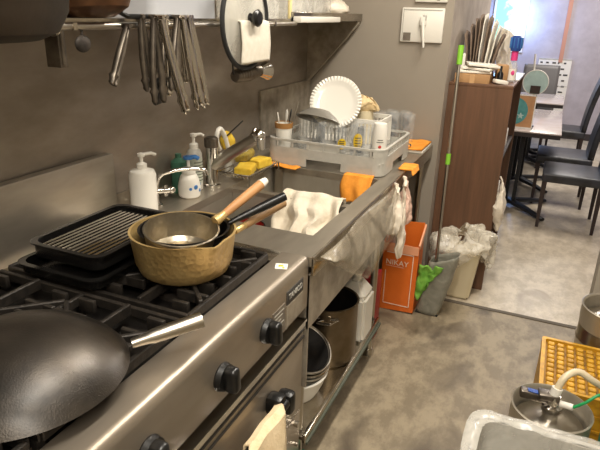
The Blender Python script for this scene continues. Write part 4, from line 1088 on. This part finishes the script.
g = G().grid(lambda u, v: (-.345+.09*u+.01*math.sin(v*7), 3.66+.02*math.sin(u*8), CZ+.30*v*(1-.2*u)), 12, 14).crumple(.02, 14, 3)
solo('clear_bag', g, 'bagwhite', 'crumpled pale plastic bag standing behind the paper bags', 'bag', (-.31, 3.66, CZ), solid=.002)
bt = thing('spray_bottle', 'clear bottle with pink collar and blue ribbed cap on the cabinet', 'bottle', (-.225, 3.42, CZ))
g = G().lathe([(0,0),(.022,0),(.024,.005),(.024,.09),(.014,.115),(.0,.115)], (-.225, 3.42, CZ), 24); obj('bottle_body', g, 'clear', bt)
g = G().lathe([(.0245,.01),(.0245,.07)], (-.225, 3.42, CZ), 24); lb = obj('wrap_label', g, 'paper', bt)
obj('pink_print', G().sph((-.22, 3.397, CZ+.05), .010, (1,.3,1.4), 10, 8), 'pink', lb)
g = G().lathe([(0,.115),(.018,.115),(.018,.165),(0,.165)], (-.225, 3.42, CZ), 20); obj('pink_collar', g, 'pink', bt)
g = G()
g.lathe([(0,.165),(.025,.165),(.03,.18),(.03,.235),(.02,.245),(0,.245)], (-.225, 3.42, CZ), 24)
cp = obj('blue_cap', g, 'bluedark', bt)
g = G()
for k in range(10):
    a = k*2*PI/10; g.box((-.225+.031*math.cos(a), 3.42+.031*math.sin(a), CZ+.208), (.006, .005, .055), (0,0,a), .001)
obj('cap_rib', g, 'blue', cp)

# ================================================================== DINING ROOM
def table(x0, x1, y0, y1, label):
    t = thing('dining_table', label, 'table', ((x0+x1)/2, (y0+y1)/2, 0), 0, 'dining tables')
    obj('tabletop', G().bx(x0, x1, y0, y1, .688, .70, .003), 'tabletop', t)
    obj('tabletop_edge', G().bx(x0+.004, x1-.004, y0+.004, y1-.004, .655, .688), 'tableedge', t)
    xc = (x0+x1)/2+.07
    for yc in (y0+.22, y1-.25):
        obj('column', G().bx(xc-.06, xc-.02, yc-.035, yc+.03, .05, .656).bx(xc+.015, xc+.045, yc-.03, yc+.03, .05, .656), 'blacksteel', t)
        g = G()
        for k in range(4):
            a = PI/4+k*PI/2; L = .40
            g.tube([(xc, yc, .06), (xc+L*.5*math.cos(a), yc+L*.5*math.sin(a), .045), (xc+L*math.cos(a), yc+L*math.sin(a), .018)], [.04, .034, .024], 8, flat=.6)
        obj('base', g, 'blacksteel', t)
    return t
table(-.63, .12, 4.75, 6.06, 'dining table nearest the kitchen, pale top with dark edge and black pedestals')
table(-.63, .13, 6.56, 7.42, 'second dining table, farther back beyond the gap and near the far wall')

def mkchair(loc, rz, label, m='leather'):
    t = thing('dining_chair', label, 'chair', loc, rz, 'dining chairs')
    Mx = Matrix.Translation(loc) @ Matrix.Rotation(rz, 4, 'Z')
    def T(g): bmesh.ops.transform(g.bm, matrix=Mx, verts=g.bm.verts[:]); return g
    obj('seat', T(G().box((0,0,.405), (.44,.45,.07), bev=.015, seg=3)), m, t)
    for sx in (-1, 1):
        for sy in (-1, 1):
            g = G(); g.frustum((sx*.195, sy*.20, .0), (.022,.022), (.034,.034), .375)
            obj('leg', T(g), 'legwood', t)
    def bk(u, v):
        y = -.215+.43*u; z = .44+.56*v
        return (.20+.03*v+.07*v*v, y*(1-.04*v), z)
    g = G().grid(bk, 10, 12); obj('backrest', T(g), m, t, solid=.045)
    return t
c0 = mkchair((.255, 4.745, 0), 0, 'black leather dining chair nearest the kitchen doorway, beside the near table')
dup(c0, (.185, 5.38, 0), 0, 'black leather dining chair behind the nearest one on the same side')
dup(c0, (.165, 6.72, 0), 0, 'black leather dining chair at the second table, with its tall back catching blue light')
c1 = mkchair((-.17, 7.48, 0), PI/2, 'grey leather dining chair at the far end of the second table', 'leathergrey')
dup(c0, (-.75, 6.95, 0), PI, 'black leather dining chair on the far left side of the second table')
dup(c0, (-.78, 5.5, 0), PI, 'black leather dining chair on the hidden left side of the near table')
c1.location = (-.17, 7.50, 0)

mn = thing('menu_board', 'upright wood coloured menu card with teal round print on the near table', 'menu', (-.19, 4.86, .70))
g = G().prism([(-.265,.701),(-.105,.701),(-.105,.965),(-.265,.965)], lambda a, b, t: (a, 4.85+(b-.7)*.12+t, b), 0, .006); obj('card', g, 'wood', mn, smooth=0)
g = G().prism([(-.265,.957),(-.105,.957),(-.105,.965),(-.265,.965)], lambda a, b, t: (a, 4.849+(b-.7)*.12+t, b), 0, .008).prism([(-.113,.701),(-.105,.701),(-.105,.965),(-.113,.965)], lambda a, b, t: (a, 4.849+(b-.7)*.12+t, b), 0, .008); g.prism([(-.265,.701),(-.105,.701),(-.105,.713),(-.265,.713)], lambda a, b, t: (a, 4.849+(b-.7)*.12+t, b), 0, .008)
obj('white_border', g, 'white', mn, smooth=0)
disc = [(-.255+.10*math.cos(a), .835+.105*math.sin(a)) for a in [(-PI/2+PI*i/20) for i in range(21)]]
obj('teal_print', G().prism(disc, lambda a, b, t: (a, 4.848+(b-.7)*.12+t, b), 0, .002), 'teal', mn, smooth=0)
star = [(-.205+(.028 if i % 2 == 0 else .012)*math.cos(PI/2+i*PI/5), .80+(.028 if i % 2 == 0 else .012)*math.sin(PI/2+i*PI/5)) for i in range(10)]
obj('pale_star', G().prism(star, lambda a, b, t: (a, 4.846+(b-.7)*.12+t, b), 0, .002), 'fan', mn, smooth=0)
g = G().bx(-.27, -.10, 4.86, 4.90, .70, .712); obj('stand', g, 'black', mn)
fd = thing('table_sign', 'round pale sign with white stick standing on the near table behind the menu card', 'sign', (-.135, 4.98, .70))
obj('disc', G().lathe([(0,0),(.095,0),(.095,.006),(0,.006)], (-.138, 4.985, 1.055), 40, (PI/2,0,0)), 'fan', fd)
obj('disc_edge', G().tube([(-.138+.095*math.cos(a*PI/20), 4.982, 1.055+.095*math.sin(a*PI/20)) for a in range(40)], .004, 8, True), 'white', fd)
obj('dark_block', G().box((-.132, 4.97, 1.0), (.075, .012, .06)), 'darkwood', fd)
obj('stick', G().cyl((-.16, 4.99, 1.08), (-.175, 4.99, 1.27), .007), 'white', fd)
obj('support', G().cyl((-.135, 4.99, .70), (-.135, 4.99, 1.0), .008).cyl((-.135, 4.99, .70), (-.135, 4.99, .71), .04), 'black', fd)
ws = thing('wall_menu', 'white menu sheet with rows of writing on the far dining wall', 'poster', (-.04, 8.49, .6))
obj('sheet', G().bx(-.245, .165, 8.488, 8.498, .35, 1.045), 'paper', ws, smooth=0)
g = G()
random.seed(3)
for r in range(7):
    zz = .98-r*.075
    x = -.22
    while x < .13:
        w = random.uniform(.02, .06); g.bx(x, x+w, 8.486, 8.488, zz, zz+.02); x += w+random.uniform(.02, .06)
obj('writing', g, 'ink', ws, smooth=0)
obj('frame_line', G().bx(-.245, .165, 8.485, 8.488, 1.03, 1.045).bx(-.245, .165, 8.485, 8.488, .69, .695), 'greyplast', ws, smooth=0)

# ================================================================== RIGHT FOREGROUND
cr = thing('beer_crate', 'yellow plastic crate turned upside down on the kitchen floor', 'crate', (.33, 2.08, 0))
X0, X1, Y0, Y1, H = .135, .52, 1.90, 2.262, .30
g = G().bx(X0, X1, Y0, Y0+.012, .0, H-.02).bx(X0, X1, Y1-.012, Y1, 0, H-.02).bx(X0, X0+.012, Y0, Y1, 0, H-.02).bx(X1-.012, X1, Y0, Y1, 0, H-.02)
wallring(g, rrect(X0-.003, X1+.003, Y0-.003, Y1+.003, .012, 3), H-.03, H, .014)
g.bx(X0+.005, X1-.005, Y0+.005, Y1-.005, H-.024, H-.016)
for i in range(4): g.bx(X0-.005, X1+.005, Y0-.004, Y0+.001, .04+i*.06, .05+i*.06)
obj('crate_body', g, 'crate', cr)
g = G(); n1, n2 = 10, 10
for i in range(n1):
    for j in range(n2):
        cx = X0+.016+(X1-X0-.032)*(i+.5)/n1; cy = Y0+.016+(Y1-Y0-.032)*(j+.5)/n2
        g.box((cx, cy, H-.011), ((X1-X0-.032)/n1*.74, (Y1-Y0-.032)/n2*.62, .018), (0,0,.0), .004, 1)
obj('base_pattern', g, 'crate', cr)
g = G().bx(X0+.014, X1-.014, Y0+.014, Y1-.014, H-.0165, H-.0145); obj('brown_recess', g, 'crate2', cr)  # recess floor browner than the raised pattern

def keg(loc, r, h, label):
    t = thing('beer_keg', label, 'keg', loc)
    x, y, z = loc
    m = 'satin'
    g = G().lathe([(0,.03),(r*.8,.03),(r*.97,.06),(r*.97,.12),(r,.13),(r*.97,.14),(r*.97,h*.62),(r,h*.64),(r*.97,h*.66),(r*.97,h-.08),(r*.85,h-.055),(r*.4,h-.035),(0,h-.03)], loc, 56); obj('keg_body', g, m, t)
    g = G().lathe([(r*.97,h-.09),(r*.99,h-.06),(r*.99,h-.008),(r*1.01,h),(r*.97,h+.003),(r*.93,h-.004),(r*.94,h-.06),(r*.94,h-.085)], loc, 56); obj('top_collar', g, 'sink_steel', t)
    g = G().lathe([(r*.9,.06),(r*.93,0),(r*.97,0),(r*.97,.07)], loc, 48); obj('foot_ring', g, 'steel_rim', t)
    return t
k1 = keg((.160, 1.612, 0), .117, .42, 'small steel beer keg with tap coupler and hoses behind the lined bin')
cx, cy, kz = .160, 1.612, .42-.032
g = G().lathe([(0,0),(.024,0),(.024,.02),(.03,.022),(.03,.04),(.018,.045),(.018,.075),(0,.075)], (cx, cy, kz), 24)
cpl = thing('keg_coupler', 'metal tap coupler with black lever on top of the small keg', 'tap coupler', (cx, cy, kz)); obj('coupler_body', g, 'chrome', cpl)
g = G().box((cx-.055, cy+.0, kz+.058), (.085, .032, .026), (0,.12,.15), .006).box((cx-.015, cy, kz+.07), (.06, .04, .02), (0,0,.15), .005); obj('lever', g, 'dull_metal', cpl)
obj('lever_label', G().box((cx-.06, cy-.002, kz+.0735), (.03, .018, .002), (0,.12,.15)), 'bluedark', cpl)
g = G().tube([(cx, cy, kz+.07), (cx+.005, cy+.005, kz+.10)], .016, 12).cyl((cx+.02, cy-.005, kz+.055), (cx+.055, cy-.015, kz+.06), .010); obj('hose_joint', g, 'white', cpl)
g = G().tube([(cx+.005, cy+.005, kz+.098), (cx+.02, cy+.02, kz+.135), (cx+.055, cy+.05, kz+.145), (cx+.10, cy+.06, kz+.12), (cx+.17, cy+.11, kz+.06), (cx+.26, cy+.14, kz-.02), (cx+.33, cy+.14, kz-.2)], .0105, 12)
solo('beer_hose', g, mat('clear_hose', 'cdbfa2', .3), 'thick pale beer hose curving up from the keg coupler', 'hose', (cx, cy, kz+.1))
g = G().tube([(cx+.055, cy-.015, kz+.06), (cx+.085, cy-.01, kz+.085), (cx+.12, cy+.01, kz+.11), (cx+.16, cy+.01, kz+.10), (cx+.21, cy+.0, kz+.13), (cx+.225, cy, kz+.14)], .0045, 10)
solo('gas_hose', g, 'hosegreen', 'thin green gas hose running from the keg coupler to the green cylinder', 'hose', (cx+.055, cy, kz+.06))
cyb = thing('gas_cylinder', 'green gas cylinder at the right edge beside the small keg', 'gas cylinder', (.385, 1.61, 0))
g = G().lathe([(0,0),(.068,0),(.07,.01),(.07,.42),(.06,.46),(.03,.49),(.015,.495),(0,.495)], (.372, 1.61, 0), 36); obj('cylinder_body', g, 'green', cyb)
g = G().cyl((.372, 1.61, .49), (.372, 1.61, .56), .012); obj('valve', g, 'chrome', cyb)
keg2 = keg((.405, 2.415, 0), .142, .42, 'larger empty-looking steel keg behind the yellow crate at the right edge')

# near bin with plastic liner
bn = thing('waste_bin', 'large pale waste bin lined with a clear plastic bag in the near right corner', 'bin', (.14, 1.0, 0))
X0, X1, Y0, Y1, H = -.04, .40, .72, 1.235, .60
g = G(); P = rrect(X0, X1, Y0, Y1, .03)
wallring(g, P, .0, H, .006); vs = [g.bm.verts.new((*p, .005)) for p in P]; g.bm.faces.new(vs)
wallring(g, rrect(X0-.012, X1+.012, Y0-.012, Y1+.012, .05), H-.03, H, .022)
obj('bin_body', g, 'bingrey', bn)
def lnr(u, v):
    n = 80; i = int(round(v*n)) % n
    # outer fold, over the rim, and down inside
    a = v*2*PI; c, s = math.cos(a), math.sin(a); k = (abs(c)**12+abs(s)**12)**(-1/12)
    if u < .3: ex, z = .024-.008*u/.3, H-.16+.17*u/.3
    elif u < .5: t = (u-.3)/.2; ex, z = .016-.035*t, H+.01+.004*math.sin(t*PI)
    else: t = (u-.5)/.5; ex, z = -.019-.03*t, H+.01-.42*t
    hx = (X1-X0)/2+ex; hy = (Y1-Y0)/2+ex
    return ((X0+X1)/2+hx*c*k, (Y0+Y1)/2+hy*s*k, z+.0015*math.sin(a*23))
g = G().grid(lnr, 30, 140).crumple(.003, 22, 3); obj('bin_liner', g, 'binfilm', bn, solid=.001)
g = G().grid(lambda u, v: (X0+.05+(X1-X0-.10)*u, Y0+.05+(Y1-Y0-.10)*v, .30+.02*math.sin(u*9)*math.sin(v*7)), 16, 16).crumple(.03, 8, 2)
solo('bagged_waste', g, mat('waste', 'a8a294', .8, 0, '8c8676', 9), 'pale bagged waste lying inside the lined bin', 'rubbish', (.17, .98, .3), kind='stuff', solid=.01)

# ================================================================== LIGHTS
def fixture(x, y, z, L, energy, col, name, label, w=.14, rz=0):
    t = thing(name, label, 'lamp', (x, y, z), rz, 'ceiling lamps')
    Mx = Matrix.Translation((x, y, z)) @ Matrix.Rotation(rz, 4, 'Z')
    g = G().box((0,0,-.02), (w+.04, L+.04, .04), bev=.005); bmesh.ops.transform(g.bm, matrix=Mx, verts=g.bm.verts[:]); obj('housing', g, 'white', t)
    ld = bpy.data.lights.new('lamp_light', 'AREA'); ld.shape = 'RECTANGLE'; ld.size = w; ld.size_y = L; ld.energy = energy; ld.color = col
    lo = bpy.data.objects.new('lamp_light', ld); C.objects.link(lo); lo.location = (0,0,-.045); lo.parent = t
    return t
K = (1.0, .925, .81)
fixture(-.2, .6, 2.59, 1.1, 30, K, 'ceiling_lamp', 'ceiling lamp above the range')
fixture(-.2, 2.2, 2.59, 1.1, 32, K, 'ceiling_lamp', 'ceiling lamp above the sink end of the kitchen')
fixture(.45, -.55, 2.59, 1.0, 34, K, 'ceiling_lamp', 'added fill lamp behind the viewer, over the kitchen aisle', rz=PI/2)  # unseen lamp added as front fill from behind the camera
D = (1.0, .93, .86)
fixture(.6, 5.0, 2.59, .9, 42, D, 'ceiling_lamp', 'ceiling lamp above the near dining table', .5)
fixture(.2, 7.2, 2.59, .9, 35, D, 'ceiling_lamp', 'ceiling lamp above the far dining table', .5)
ld = bpy.data.lights.new('window_daylight', 'AREA'); ld.shape = 'RECTANGLE'; ld.size = .36; ld.size_y = 1.1; ld.energy = 10; ld.color = (.35, .55, 1.0)
lo = bpy.data.objects.new('window_daylight', ld); C.objects.link(lo); lo.location = (-.69, 8.46, 1.72); lo.rotation_euler = (math.radians(-90), 0, math.radians(0))
ld = bpy.data.lights.new('blue_wall_fill', 'POINT'); ld.shadow_soft_size = .12; ld.energy = 22; ld.color = (.28, .48, 1.0)  # added point light that tints the far wall blue beside the window
lo = bpy.data.objects.new('blue_wall_fill', ld); C.objects.link(lo); lo.location = (-.60, 8.25, 1.55)

w = bpy.data.worlds.new('World'); bpy.context.scene.world = w; w.use_nodes = True
w.node_tree.nodes['Background'].inputs[0].default_value = (.8, .85, 1, 1); w.node_tree.nodes['Background'].inputs[1].default_value = .3

# ================================================================== CAMERA
cam = bpy.data.cameras.new('Camera'); co = bpy.data.objects.new('Camera', cam); C.objects.link(co)
cam.sensor_width = 36; cam.lens = 33.6; cam.clip_start = .02
RR = ((.913, -.169, -.372), (.407, .314, .858), (.028, .934, -.355))
f = 560.; roll = .03; pd = 213/math.sqrt(1+roll**2); pitch = math.atan(pd/f); s = math.atan(roll)
Zc = Vector((math.sin(s)*math.cos(pitch), math.cos(s)*math.cos(pitch), -math.sin(pitch)))
Yc = Vector((266, 205, f)); Yc = (Yc-Zc*Yc.dot(Zc)).normalized()
Xc = Yc.cross(Zc)
if Xc.x < 0: Xc = -Xc
# world axes expressed in (right, up, forward)
right = Vector((Xc.x, Yc.x, Zc.x)); up = Vector((Xc.y, Yc.y, Zc.y)); fwd = Vector((Xc.z, Yc.z, Zc.z))
mw = Matrix(((right.x, up.x, -fwd.x, 0), (right.y, up.y, -fwd.y, 0), (right.z, up.z, -fwd.z, CAMZ), (0,0,0,1)))
co.matrix_world = mw
sc = bpy.context.scene; sc.camera = co
sc.view_settings.view_transform = 'Standard'; sc.view_settings.look = 'None'; sc.view_settings.gamma = 1
sc.view_settings.use_curve_mapping = False; sc.view_settings.exposure = .32
